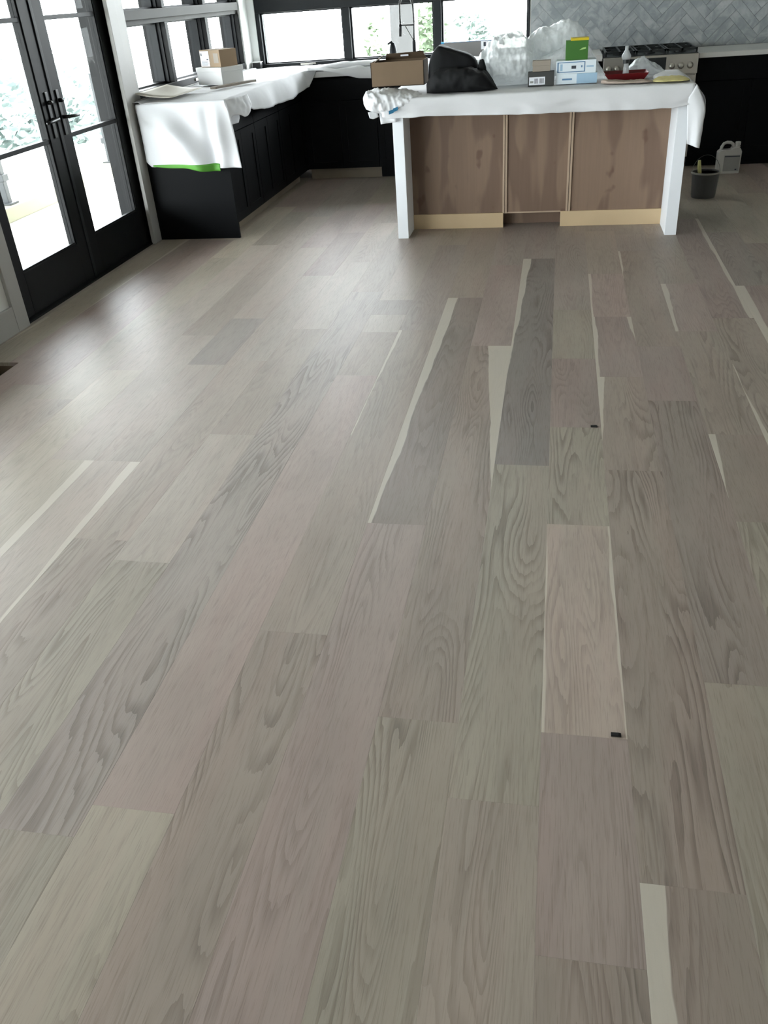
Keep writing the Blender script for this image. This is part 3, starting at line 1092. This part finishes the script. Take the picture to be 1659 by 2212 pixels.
MB().grid(back_sheet, 70, 40).build('sheet_top', 'cloth', bc, smooth=True, solid=.0025)
lump('bunched_fold', 'cloth', bc, [(-2.22, 8.50, 8.62, CT, CT + .03), (-2.0, 8.50, 8.70, CT, CT + .055), (-1.7, 8.56, 8.78, CT, CT + .05), (-1.35, 8.6, 8.8, CT, CT + .05)], .010, 12, 4)

IT = .930
ic = thing('drop_sheet', 'white sheet draped over the island top with hanging corner at right', 'sheet', (-.14, 6.6, IT))


def isl_top(u, v):
    x = lerp(-1.16, .838, u)
    bot = interp([(-1.16, .83), (-1.08, .815), (-.9, .822), (-.34, .808), (.1, .803), (.7, .800), (.80, .812), (.838, .83)], x)
    wv = .010 * math.sin(x * 8) + .012 * nz(x, 0, 0, 5)
    if v < .62:
        y = lerp(7.075, 6.122, v / .62)
        z = IT + .003 + .007 * max(0, nz(x, y, 0, 6)) + .004 * max(0, nz(x, y, 0, 16))
        return (x, y, z)
    t = (v - .62) / .38
    y = 6.122 - .016 * math.sin(min(1, t * 2) * 1.57) + wv * t - .010 * nz(x, t * .3, 0, 10) * t
    z = lerp(IT + .002, bot, t) + .004 * nz(x, 0, 2, 10) * t
    return (x, y, z)


MB().grid(isl_top, 96, 54).build('sheet_top', 'cloth', ic, smooth=True, solid=.0025)


def isl_side(u, v):
    y = lerp(6.13, 7.075, u)
    drop = interp([(6.13, .36), (6.30, .37), (6.5, .22), (7.08, .20)], y)
    t = v
    x = .838 + .082 * math.sin(min(1, t * 2.6) * 1.57) - .016 * max(0, t - .4) + .006 * nz(y, t, 0, 7)
    return (x, y + .012 * math.sin(t * 3), IT + .003 - drop * t)


MB().grid(isl_side, 30, 26).build('hanging_side', 'cloth', ic, smooth=True, solid=.002)


def isl_flap(u, v):
    # corner pleat facing the room
    top = [(.800, .818), (.838, .934)]
    x = lerp(lerp(.798, .826, v), lerp(.845 + .075 * min(1, v * 2.6), .906, v), u)
    z = lerp(lerp(.845, .930, u), lerp(.585, .556, u), v)
    y = 6.112 - .012 * math.sin(u * 3.1) + .010 * math.sin(u * 6) * v
    return (x, y, z)


MB().grid(isl_flap, 12, 24).build('hanging_corner', 'paper_cloth', ic, smooth=True, solid=.002)
lump('bunched_end', 'paper_cloth', ic,
     [(-1.31, 6.16, 6.36, .90, .95), (-1.28, 6.10, 6.42, .865, .978), (-1.2, 6.08, 6.50, .84, .974), (-1.10, 6.085, 6.55, .825, .962), (-1.0, 6.11, 6.5, .86, .95), (-.90, 6.12, 6.4, .90, .94)],
     .030, 15, 2.0, 70, 70, crumple=.9)
MB().grid(lambda u, v: (lerp(-1.26, -1.20, u) + .01 * v, 6.13 + .02 * u, lerp(.86, .815 + .02 * abs(u - .4), v)), 6, 6).build('torn_edge', 'paper_cloth', ic, smooth=True, solid=.002)
MB().grid(lambda u, v: (lerp(-1.195, -1.085, u) + .012 * v, 6.17 + .01 * math.sin(u * 3), lerp(.88, lerp(.777, .787, u), v)), 6, 6).build('hanging_edge', 'paper_cloth', ic, smooth=True, solid=.002)
for x, z in ((-1.088, .858), (-1.058, .872)):
    MB().grid(lambda u, v: (x + lerp(-.016, .016, u), 6.062 + .004 * u, z + lerp(-.011, .011, v) + .010 * u), 2, 2).build('blue_tape', 'blue_tape', ic, solid=.001)

# ------------------------------------------------------------------ things on the left counter
zt_ = CT + .018
bx1 = thing('white_box', 'plain white carton under the taped brown box on the left counter', 'box', (-2.77, 7.47, zt_))
rot = math.radians(-30)
cbx = (-2.77, 7.50)
body = MB().box(-2.925, -2.615, 7.385, 7.615, zt_, zt_ + .125, rot, cbx)
body.build('body', 'white_card', bx1, bevel=.003)
MB().box(-2.93, -2.61, 7.380, 7.620, zt_ + .095, zt_ + .128, rot, cbx).build('lid', 'white_card', bx1, bevel=.003)
z2 = zt_ + .1285
bx2 = thing('shipping_box', 'small taped brown box with white shipping label on the white carton', 'box', (-2.77, 7.47, z2))
c2 = (-2.765, 7.50)
MB().box(-2.89, -2.64, 7.41, 7.59, z2, z2 + .125, rot, c2).build('body', 'brown_box', bx2, bevel=.003)
MB().box(-2.885, -2.775, 7.4085, 7.41, z2 + .006, z2 + .117, rot, c2).build('shipping_label', 'label_white', bx2)
for q in range(5):
    MB().box(-2.875, -2.80 + .006 * (q % 3), 7.4078, 7.4085, z2 + .014 + q * .007, z2 + .0165 + q * .007, rot, c2).build('label_print', 'ink', bx2)
MB().box(-2.876, -2.862, 7.4078, 7.4085, z2 + .082, z2 + .102, rot, c2).build('label_print', 'ink', bx2)
MB().box(-2.808, -2.784, 7.4078, 7.4085, z2 + .052, z2 + .060, rot, c2).build('label_print', 'ink', bx2)
MB().box(-2.72, -2.66, 7.409, 7.4105, z2 + .03, z2 + .10, rot, c2).build('packing_tape', 'box_taupe', bx2)
MB().box(-2.79, -2.74, 7.40895, 7.59, z2 + .125, z2 + .1262, rot, c2).build('packing_tape', 'box_taupe', bx2)
# loose wood strip and thin panel
st = MB().box(-2.60, -2.545, 6.98, 7.50, CT + .020, CT + .036, math.radians(-20), (-2.57, 7.24))
tag(st.build('wood_strip', 'strip_wood', bevel=.001), 'grey brown wood strip lying on the sheeted left counter', 'strip')


def panel_fn(u, v):
    x = lerp(-3.02, -2.74, u)
    y = lerp(6.36, 6.96, v)
    return (x + .10 * v * 0, y, CT + .034 + .035 * (1 - u) ** 2 + .004 * v)


tag(MB().grid(panel_fn, 10, 6).build('thin_panel', 'fibre_panel', smooth=True, solid=.006), 'curled pale panel lying by the window casing on the left counter', 'panel')
cb = thing('corner_block', 'small black block in the window corner of the counter', 'block', (-2.97, 9.12, CT))
B(-3.005, -2.925, 9.09, 9.16, CT + .012, CT + .062).build('body', 'handle_black', cb, bevel=.004)
B(-3.01, -2.92, 9.085, 9.165, CT + .062, CT + .070).build('lid', 'white_card', cb, bevel=.002)

# ------------------------------------------------------------------ faucet and sink things
fc = thing('spring_faucet', 'tall black spring faucet with hanging spray head before the back window', 'faucet', (-1.355, 8.97, .955))
fx, fy = -1.355, 8.97
MB().lathe(fx, fy, [(.03, .955), (.03, .975), (.019, .985), (.017, 1.12), (.013, 1.14)], 18).build('base', 'bronze_frame', fc, smooth=True)
arch = [(fx, fy, 1.13), (fx + .006, fy, 1.28)]
for q in range(0, 17):
    a = math.pi * q / 16
    arch.append((-1.415 + .062 * math.cos(a), fy - .02 * math.sin(a), 1.40 + .105 * math.sin(a)))
arch += [(-1.478, fy, 1.34), (-1.477, fy, 1.27)]
MB().tube(arch, .0065, 10).build('hose', 'handle_black', fc, smooth=True)
spring = MB()
pv = [Vector(q) for q in arch[1:]]
dist = [0]
for a, b_ in zip(pv, pv[1:]):
    dist.append(dist[-1] + (b_ - a).length)
hp = []
turns = 46
for q in range(turns * 8 + 1):
    s_ = dist[-1] * q / (turns * 8)
    i = max(j for j in range(len(dist)) if dist[j] <= s_ + 1e-9)
    i = min(i, len(pv) - 2)
    t = (s_ - dist[i]) / max(1e-6, dist[i + 1] - dist[i])
    c_ = pv[i].lerp(pv[i + 1], t)
    d_ = (pv[i + 1] - pv[i]).normalized()
    u_ = Vector((0, 1, 0))
    w_ = d_.cross(u_).normalized()
    a = 2 * math.pi * q / 8
    hp.append(c_ + (u_ * math.cos(a) + w_ * math.sin(a)) * .0105)
spring.tube(hp, .0018, 4)
spring.build('spring', 'handle_black', fc, smooth=True)
MB().tube([(-1.477, fy, 1.275), (-1.478, fy, 1.25), (-1.482, fy, 1.175)], [.013, .016, .013], 14).build('spray_head', 'handle_black', fc, smooth=True)
MB().tube([(fx, fy, 1.262), (-1.477, fy, 1.265)], .006, 8).build('holder_arm', 'handle_black', fc, smooth=True)
MB().tube([(fx, fy, 1.13), (-1.43, fy, 1.255)], .004, 8).build('brace', 'wire', fc, smooth=True)
MB().tube([(fx, fy, 1.03), (fx + .05, fy - .01, 1.04), (fx + .09, fy - .015, 1.035)], [.013, .011, .010], 10).build('lever', 'bronze_frame', fc, smooth=True)
sd2 = thing('soap_dispenser', 'small dark rounded soap pump standing left of the faucet', 'dispenser', (-1.555, 8.97, .955))
MB().lathe(-1.56, 8.97, [(.03, .955), (.032, 1.0), (.036, 1.05), (.030, 1.09), (.018, 1.125), (.008, 1.13)], 20).build('body', 'bronze_frame', sd2, smooth=True)
MB().tube([(-1.56, 8.97, 1.12), (-1.57, 8.96, 1.135), (-1.60, 8.93, 1.12)], [.012, .012, .007], 10).build('spout', 'bronze_frame', sd2, smooth=True)
gp = thing('grey_carton', 'grey flat carton with blue taped edge leaning before the right window', 'box', (-.86, 9.12, CT))
B(-1.112, -.62, 9.09, 9.15, .9555, 1.093).build('body', 'panel_grey', gp, bevel=.002)
B(-1.114, -.62, 9.088, 9.152, 1.090, 1.0945).build('edge_tape', 'ink_blue', gp)
B(-1.116, -1.085, 9.087, 9.153, 1.086, 1.098).build('edge_tape', simple('tape_cyan', rgb(40, 150, 205)).m, gp)
B(-.735, -.665, 9.0885, 9.09, 1.02, 1.088).build('label', 'label_white', gp)
B(-.712, -.69, 9.088, 9.0885, 1.045, 1.08).build('label_print', 'ink', gp)

# ------------------------------------------------------------------ things on the island
zb_ = .985
cbx_ = thing('cardboard_box', 'open brown cardboard box at the bunched left end of the island', 'box', (-1.09, 6.5, zb_))
xa, xb2, y0, y1, h = -1.272, -.905, 6.385, 6.60, .152
t_ = .004
for nm, q in (('front_side', (xa, xb2, y0, y0 + t_, zb_, zb_ + h)), ('back_side', (xa, xb2, y1 - t_, y1, zb_, zb_ + h)),
              ('left_side', (xa, xa + t_, y0, y1, zb_, zb_ + h)), ('right_side', (xb2 - t_, xb2, y0, y1, zb_, zb_ + h)),
              ('bottom', (xa, xb2, y0, y1, zb_, zb_ + t_))):
    B(*q).build(nm, 'cardboard', cbx_)
MB().hexa([(xa + .07, y1 - .004, zb_ + h), (xb2 - .01, y1 - .004, zb_ + h), (xb2 - .01, y1, zb_ + h), (xa + .07, y1, zb_ + h),
           (xa + .08, y1 - .03, zb_ + h + .038), (xb2 - .03, y1 - .03, zb_ + h + .042), (xb2 - .03, y1 - .026, zb_ + h + .042), (xa + .08, y1 - .026, zb_ + h + .038)]).build('back_flap', 'cardboard_dark', cbx_)
MB().hexa([(xa - .004, y0, zb_ + h - .03), (xa + .002, y0, zb_ + h - .03), (xa + .002, y1, zb_ + h), (xa - .004, y1, zb_ + h),
           (xa + .03, y0 + .02, zb_ + h + .006), (xa + .036, y0 + .02, zb_ + h + .006), (xa + .06, y1, zb_ + h + .03), (xa + .054, y1, zb_ + h + .03)]).build('side_flap', 'cardboard', cbx_)
B(-1.09, -1.035, y1 - .0345, y1 - .031, zb_ + h + .018, zb_ + h + .028).build('flap_slot', 'label_white', cbx_)

bg_ = thing('black_bag', 'crumpled black bag slumped at the front of the island', 'bag', (-.66, 6.35, IT))
lump('back_fold', 'bag_black', bg_, [(-.885, 6.36, 6.55, IT + .008, 1.13), (-.86, 6.36, 6.56, IT + .008, 1.19), (-.81, 6.37, 6.56, IT + .008, 1.215),
                                    (-.68, 6.39, 6.58, IT + .008, 1.175), (-.56, 6.40, 6.58, IT + .008, 1.135), (-.53, 6.42, 6.58, IT + .008, 1.06)], .012, 9, 1.0, 40, 40, 5.0, ridge=.35, crumple=.5)
lump('front_fold', 'bag_black', bg_, [(-.885, 6.27, 6.42, IT + .008, 1.03), (-.84, 6.225, 6.45, IT + .008, 1.075), (-.70, 6.215, 6.47, IT + .008, 1.085),
                                     (-.58, 6.215, 6.48, IT + .008, 1.07), (-.50, 6.23, 6.48, IT + .008, 1.05), (-.44, 6.25, 6.46, IT + .008, 1.0), (-.405, 6.30, 6.42, IT + .008, .95)], .030, 9, 6.0, 60, 60, 2.8, ridge=.5, crumple=.6)
lump('corner_flap', 'bag_black', bg_, [(-.548, 6.36, 6.40, 1.0, 1.06), (-.525, 6.35, 6.40, 1.0, 1.118), (-.50, 6.35, 6.40, 1.0, 1.122), (-.478, 6.36, 6.40, 1.0, 1.07)], .006, 12, 3, 12, 16, 3.0)

pf = thing('plastic_wrap', 'big crumpled clear plastic wrap beside the black bag on the island', 'plastic wrap', (-.3, 6.6, IT))
lump('wrap_ball', 'plastic_film', pf, [(-.555, 6.56, 6.66, 1.05, 1.13), (-.50, 6.50, 6.72, 1.0, 1.19), (-.44, 6.44, 6.76, IT + .006, 1.225), (-.35, 6.42, 6.80, IT + .006, 1.245),
                                      (-.26, 6.43, 6.80, IT + .006, 1.24), (-.19, 6.46, 6.78, IT + .006, 1.20), (-.155, 6.52, 6.7, 1.0, 1.12)], .055, 10, 11.0, 90, 100, 2.2, ridge=.75, crumple=.9)
lump('wrap_roll', 'plastic_film', pf, [(-.24, 6.66, 6.86, 1.11, 1.225), (-.17, 6.64, 6.88, 1.07, 1.25), (-.06, 6.64, 6.90, 1.09, 1.27), (.05, 6.64, 6.90, 1.12, 1.30),
                                      (.11, 6.66, 6.88, 1.14, 1.29), (.16, 6.70, 6.84, 1.17, 1.235)], .026, 12, 21.0, 70, 60, 2.4, ridge=.6, crumple=.8)
lump('wrap_skirt', 'thin_film', pf, [(-.18, 6.66, 6.80, IT + .006, 1.10), (.0, 6.62, 6.84, IT + .006, 1.16), (.15, 6.60, 6.84, IT + .006, 1.20), (.22, 6.60, 6.80, IT + .006, 1.10),
                                    (.29, 6.60, 6.76, IT + .006, 1.0), (.31, 6.62, 6.7, IT + .006, .96)], .022, 11, 5.0, 50, 44, 2.6, crumple=.8)
MB().add([(-.405, 6.46, 1.20), (-.365, 6.45, 1.19), (-.37, 6.52, 1.2), (-.40, 6.47, 1.262)], [(0, 1, 3), (1, 2, 3), (2, 0, 3), (0, 2, 1)]).build('wrap_tip', 'plastic_film', pf)

z0 = IT + .010
db = thing('dark_box', 'dark grey carton with barcode label between plastic wrap and white boxes', 'box', (-.115, 6.42, z0))
B(-.205, -.032, 6.38, 6.455, z0, z0 + .085).build('body', 'box_dark', db, bevel=.002)
B(-.196, -.092, 6.3788, 6.38, z0 + .008, z0 + .055).build('label', 'label_white', db)
for q in range(6):
    B(-.128 + q * .005, -.1255 + q * .005, 6.3782, 6.3788, z0 + .016, z0 + .046).build('label_print', 'ink', db)
for q in range(3):
    B(-.16 + q * .008, -.156 + q * .008, 6.3782, 6.3788, z0 + .016, z0 + .046).build('label_print', 'ink', db)
B(-.190, -.168, 6.3782, 6.3788, z0 + .02, z0 + .032).build('label_print', 'jug_label', db)
tb = thing('taupe_box', 'small taupe carton resting on the dark barcode carton', 'box', (-.11, 6.42, z0 + .086))
B(-.175, -.060, 6.385, 6.452, z0 + .0862, z0 + .15).build('body', 'box_taupe', tb, bevel=.002)
B(-.177, -.058, 6.383, 6.454, z0 + .12, z0 + .151).build('lid', 'box_taupe', tb, bevel=.002)

lb = thing('lower_white_box', 'pale blue and white carton at the bottom of the island stack', 'box', (.115, 6.48, z0))
B(-.018, .246, 6.405, 6.56, z0, z0 + .062).build('body', 'box_white', lb, bevel=.002)
B(.115, .247, 6.4035, 6.405, z0 + .001, z0 + .061).build('blue_side', 'box_blue', lb)
B(.02, .085, 6.4035, 6.405, z0 + .024, z0 + .034).build('print', 'ink_blue', lb)
ub = thing('upper_white_box', 'white carton with blue bordered print under the green box', 'box', (.11, 6.48, z0 + .063))
zz = z0 + .0625
B(-.022, .236, 6.40, 6.555, zz, zz + .077).build('body', 'box_white', ub, bevel=.002)
fb = B(-.014, .166, 6.3985, 6.40, zz + .064, zz + .069).box(-.014, .166, 6.3985, 6.40, zz + .008, zz + .013)
fb.box(-.014, -.006, 6.3985, 6.40, zz + .008, zz + .069).box(.160, .166, 6.3985, 6.40, zz + .008, zz + .069)
fb.build('print_border', 'ink_blue', ub)
B(.078, .108, 6.3985, 6.40, zz + .028, zz + .046).build('print', 'ink', ub)
B(.140, .148, 6.3985, 6.40, zz + .034, zz + .046).build('print', 'ink_blue', ub)
B(.005, .020, 6.3985, 6.40, zz + .018, zz + .058).build('print', 'box_blue', ub)
B(.175, .222, 6.3985, 6.40, zz + .034, zz + .043).build('print', 'box_blue', ub)
z3 = zz + .0775
gb = thing('green_box', 'green carton with yellow rim on top of the white boxes', 'box', (.11, 6.48, z3))
B(.036, .180, 6.42, 6.54, z3, z3 + .112).build('body', 'box_green', gb, bevel=.002)
B(.066, .182, 6.418, 6.54, z3 + .1122, z3 + .126).build('yellow_rim', 'box_yellow', gb, bevel=.001)
MB().prism([(.122, z3 + .056), (.165, z3 + .062), (.165, z3 + .072), (.145, z3 + .070)], 6.4188, 6.42).build('print', simple('lime', rgb(170, 208, 130)).m, gb)
B(.18, .1812, 6.44, 6.50, z3 + .03, z3 + .08).build('print', 'label_white', gb)

ty = thing('red_tray', 'dark red shallow tray holding the clear bottle on the island', 'tray', (.43, 6.47, z0))
ybk = 6.62
MB().hexa([(.335, 6.42, z0), (.545, 6.42, z0), (.545, ybk - .02, z0), (.335, ybk - .02, z0), (.335, 6.42, z0 + .003), (.545, 6.42, z0 + .003), (.545, ybk - .02, z0 + .003), (.335, ybk - .02, z0 + .003)]).build('base', 'tray_red', ty)
rim = [(.295, 6.385), (.575, 6.385), (.575, ybk), (.295, ybk)]
inn = [(.335, 6.42), (.545, 6.42), (.545, ybk - .02), (.335, ybk - .02)]
for q in range(4):
    a, b_ = q, (q + 1) % 4
    sdm = MB().add([(inn[a][0], inn[a][1], z0), (inn[b_][0], inn[b_][1], z0), (rim[b_][0], rim[b_][1], z0 + .046), (rim[a][0], rim[a][1], z0 + .046)], [(0, 1, 2, 3)])
    sdm.build('side', 'tray_red', ty, solid=.003)
bo = thing('clear_bottle', 'clear bottle with bulbous top and dark collar standing in the red tray', 'bottle', (.435, 6.52, z0))
by = 6.52
MB().lathe(.437, by, [(.020, z0 + .004), (.021, z0 + .03), (.018, z0 + .07), (.014, z0 + .095)], 20).build('body', 'clear_plastic', bo, smooth=True)
MB().lathe(.434, by, [(.020, z0 + .095), (.021, z0 + .118)], 20).build('collar', 'cooktop', bo, smooth=False)
MB().lathe(.433, by, [(.024, z0 + .118), (.030, z0 + .130), (.030, z0 + .142), (.020, z0 + .160), (.011, z0 + .176), (.012, z0 + .198)], 22).build('bulb', 'clear_plastic', bo, smooth=True)
cw = thing('clear_bag', 'small crumpled clear bag behind the red tray on the island', 'plastic bag', (.58, 6.75, z0))
lump('body', 'clear_plastic', cw, [(.45, 6.68, 6.78, z0, .98), (.50, 6.66, 6.82, z0, 1.02), (.56, 6.65, 6.84, z0, 1.055), (.62, 6.66, 6.82, z0, 1.01), (.72, 6.68, 6.80, z0, .965)], .026, 14, 8.0, 44, 44, crumple=.8)
MB().tube([(.47, 6.67, .985), (.49, 6.66, 1.0), (.52, 6.655, 1.0)], .010, 8).build('twist', 'clear_plastic', cw, smooth=True)
rg2 = thing('beige_rag', 'beige rag lying along the front edge of the island beside the red tray', 'rag', (.42, 6.28, z0))
lump('body', 'rag', rg2, [(.27, 6.30, 6.36, z0, .968), (.31, 6.25, 6.36, z0, .962), (.42, 6.22, 6.35, z0, .953), (.54, 6.21, 6.34, z0, .955), (.60, 6.22, 6.30, z0, .95)], .008, 22, 3.0)
sg = thing('yellow_cloth', 'pale yellow cloth folded near the right end of the island', 'cloth', (.70, 6.25, z0))
lump('lower_fold', 'sponge', sg, [(.592, 6.20, 6.32, z0, .955), (.64, 6.175, 6.44, z0, .958), (.72, 6.17, 6.46, z0, .960), (.79, 6.17, 6.44, z0, .956), (.822, 6.19, 6.34, z0, .950)], .008, 20, 9.0)
lump('upper_fold', 'cloth', sg, [(.61, 6.36, 6.55, z0, .962), (.70, 6.40, 6.62, z0, .972), (.78, 6.40, 6.62, z0, .966), (.81, 6.38, 6.5, z0, .955)], .008, 16, 13.0)

# ------------------------------------------------------------------ bucket, brush, jug, chips on the floor
bk = thing('paint_bucket', 'dark grey plastic bucket with wire handle right of the island', 'bucket', (1.155, 7.30, 0))
bx_c, by_c = 1.155, 7.31
prof = [(.088, .001), (.092, .02), (.098, .12), (.104, .182), (.107, .184), (.107, .19), (.1, .19), (.094, .12), (.086, .012), (.0, .010)]
MB().lathe(bx_c, by_c, prof[:-1] + [(.001, .012)], 32).build('body', 'bucket_grey', bk, smooth=False)
MB().lathe(bx_c, by_c, [(.1005, .180), (.109, .180), (.110, .192), (.1005, .192), (.1005, .180)], 32).build('rim', 'bucket_rim', bk)
hd = []
for q in range(0, 21):
    a = math.pi * q / 20
    hd.append((bx_c + .106 * math.cos(a), by_c + .02 * math.sin(a), .172 + .135 * math.sin(a)))
MB().tube(hd, .0016, 6).build('wire_handle', 'wire', bk, smooth=True)
br = thing('paint_brush', 'pale yellow brush handle sticking out of the grey bucket', 'brush', (1.10, 7.29, .02))
MB().tube([(1.13, 7.31, .06), (1.112, 7.30, .16), (1.100, 7.295, .225), (1.094, 7.29, .275)], [.012, .014, .015, .012], 10).build('handle', 'brush_handle', br, smooth=True)
B(1.11, 1.155, 7.295, 7.325, .016, .065).build('bristles', 'rag', br, bevel=.004)

jg = thing('white_jug', 'white plastic jug with grey label against the black cabinets', 'jug', (1.475, 8.25, 0))
MB().prism([(1.385, .004), (1.389, 0), (1.566, 0), (1.570, .004), (1.572, .175), (1.560, .20), (1.545, .212), (1.50, .205), (1.487, .19), (1.40, .188), (1.382, .17)], 8.20, 8.31).build('body', 'jug_plastic', jg, bevel=.006)
MB().tube([(1.405, 8.255, .18), (1.410, 8.255, .212), (1.425, 8.255, .238), (1.45, 8.255, .246), (1.48, 8.255, .243), (1.498, 8.255, .232), (1.51, 8.255, .20)], .013, 12).build('grip', 'jug_plastic', jg, smooth=True)
MB().lathe(1.540, 8.255, [(.024, .205), (.020, .215), (.020, .222)], 18).build('neck', 'jug_plastic', jg)
MB().lathe(1.540, 8.255, [(.023, .222), (.023, .246), (.021, .249)], 18).build('cap', 'jug_plastic', jg)
jl = B(1.432, 1.562, 8.1985, 8.20, .02, .150).build('label', 'jug_label', jg)
B(1.437, 1.560, 8.198, 8.1985, .136, .144).build('label_stripe', 'ink', jl)
B(1.530, 1.545, 8.198, 8.1985, .028, .038).build('label_print', 'ink', jl)

for px_, py_, w_, d_, lab in ((X0 + .86 * PW, 3.158, .026, .013, 'tiny black chip on the floor farther from the camera'),
                              (X0 + .87 * PW, 1.491, .024, .011, 'tiny black chip at a plank end nearer the camera')):
    ch_ = MB().prism([(-w_ / 2, 0), (w_ / 2, 0), (w_ / 2, .0035), (w_ / 4, .005), (-w_ / 2, .0045)], -d_ / 2, d_ / 2)
    ch_.v = [(a + px_, b_ + py_, c_ + .0003) for a, b_, c_ in ch_.v]
    tag(ch_.build('black_chip', 'chip_black', bevel=.0008), lab, 'chip', 'black chips on the floor')

# ------------------------------------------------------------------ outside
struct(B(-7.4, XL - WT - .002, -4.0, 12.0, -.16, -.03).build('deck', 'deck'), 'pale sunlit terrace deck outside the glass doors')
struct(B(-70, 70, -60, 90, -2.3, -2.2).build('ground', 'ground'), 'bright open ground beyond the terrace')
struct(B(-7.4, XL - WT - .002, -4.0, 9.2, 2.62, 2.78).build('eave', 'soffit'), 'unseen roof eave above the terrace, deepened to shade the floor')  # inferred from the dark floor band, depth set to shade it
struct(B(-3.3, 4.4, YB + WT + .002, 10.3, 2.62, 2.78).build('shade_eave_back', 'soffit'), 'unseen roof eave added to cut light through the back windows')  # added to hold back sky light, never in view
tag(B(-5.06, -4.86, -3.9, 11.9, -.03, .10).build('terrace_curb', 'curb', bevel=.01), 'low pale curb along the terrace edge outside', 'curb')
pcol = thing('terrace_pier', 'dark blue grey pier outside the far glass door leaf', 'pier', (-3.62, 7.25, -.03))
B(-3.72, -3.50, 7.12, 7.38, -.03, 2.62).build('shaft', 'ext_dark', pcol, bevel=.01)
B(-3.735, -3.485, 7.10, 7.40, -.03, .02).build('foot', 'ext_dark', pcol, bevel=.005)
for i, (y, lab) in enumerate(((7.36, 'grey railing post on the curb seen through the near door leaf'), (5.2, 'grey railing post on the terrace curb, left of frame'), (9.5, 'grey railing post on the curb farthest from the camera'))):
    rp = thing('railing_post', lab, 'post', (-4.96, y, .10), 'terrace railing posts')
    B(-4.99, -4.93, y - .03, y + .03, .10, 1.0).build('shaft', 'ext_post', rp, bevel=.004)
    B(-5.03, -4.89, y - .07, y + .07, .10, .118).build('base_plate', 'ext_post', rp, bevel=.002)
    B(-5.01, -4.91, y - .045, y + .045, .30, .36).build('glass_clamp', 'ext_post', rp, bevel=.004)
exc = thing('terrace_column', 'white square column outside the middle back window', 'column', (-1.9, 11.6, -2.2))
B(-2.02, -1.72, 11.5, 11.8, -2.2, 2.6).build('shaft', 'ext_white', exc, bevel=.01)
B(-2.06, -1.68, 11.46, 11.84, -2.2, -2.0).build('foot', 'ext_white', exc, bevel=.01)


def shrub(name, cx, cy, zb, zt, rx, ry, label, mat, n_leaf, size, cat='tree', grp='trees outside'):
    t = thing(name, label, cat, (cx, cy, zb), grp)
    MB().tube([(cx, cy, zb), (cx + .1, cy, lerp(zb, zt, .35)), (cx - .05, cy + .1, lerp(zb, zt, .7))], [.12, .09, .04], 8).build('trunk', 'bark', t, smooth=True)
    mb = MB()
    for q in range(n_leaf):
        while True:
            a, b_, c_ = rnd.uniform(-1, 1), rnd.uniform(-1, 1), rnd.uniform(-1, 1)
            if a ** 4 + b_ ** 4 + c_ ** 4 <= 1:
                break
        p = Vector((cx + a * rx, cy + b_ * ry, lerp(zb, zt, .58) + c_ * (zt - zb) * .42))
        if noise.noise(p * .9) < -.12:
            continue
        d1 = Vector((rnd.uniform(-1, 1), rnd.uniform(-1, 1), rnd.uniform(-.5, .5))).normalized()
        d2 = d1.orthogonal().normalized()
        s_ = size * rnd.uniform(.6, 1.3)
        mb.add([p - d1 * s_, p + d2 * s_ * .45, p + d1 * s_, p - d2 * s_ * .45], [(0, 1, 2, 3)])
    fo = mb.build('foliage', mat, t, fix=False)
    fo['kind'] = 'stuff'


shrub('leafy_tree', -2.72, 15.5, -2.2, 1.2, .52, .5, 'pale green tree seen left of the white column through the back window', 'leaf', 3500, .075)
shrub('leafy_tree', -2.30, 17.0, -2.2, 1.36, .32, .5, 'pale green tree seen right of the white column through the back window', 'leaf', 1800, .08)
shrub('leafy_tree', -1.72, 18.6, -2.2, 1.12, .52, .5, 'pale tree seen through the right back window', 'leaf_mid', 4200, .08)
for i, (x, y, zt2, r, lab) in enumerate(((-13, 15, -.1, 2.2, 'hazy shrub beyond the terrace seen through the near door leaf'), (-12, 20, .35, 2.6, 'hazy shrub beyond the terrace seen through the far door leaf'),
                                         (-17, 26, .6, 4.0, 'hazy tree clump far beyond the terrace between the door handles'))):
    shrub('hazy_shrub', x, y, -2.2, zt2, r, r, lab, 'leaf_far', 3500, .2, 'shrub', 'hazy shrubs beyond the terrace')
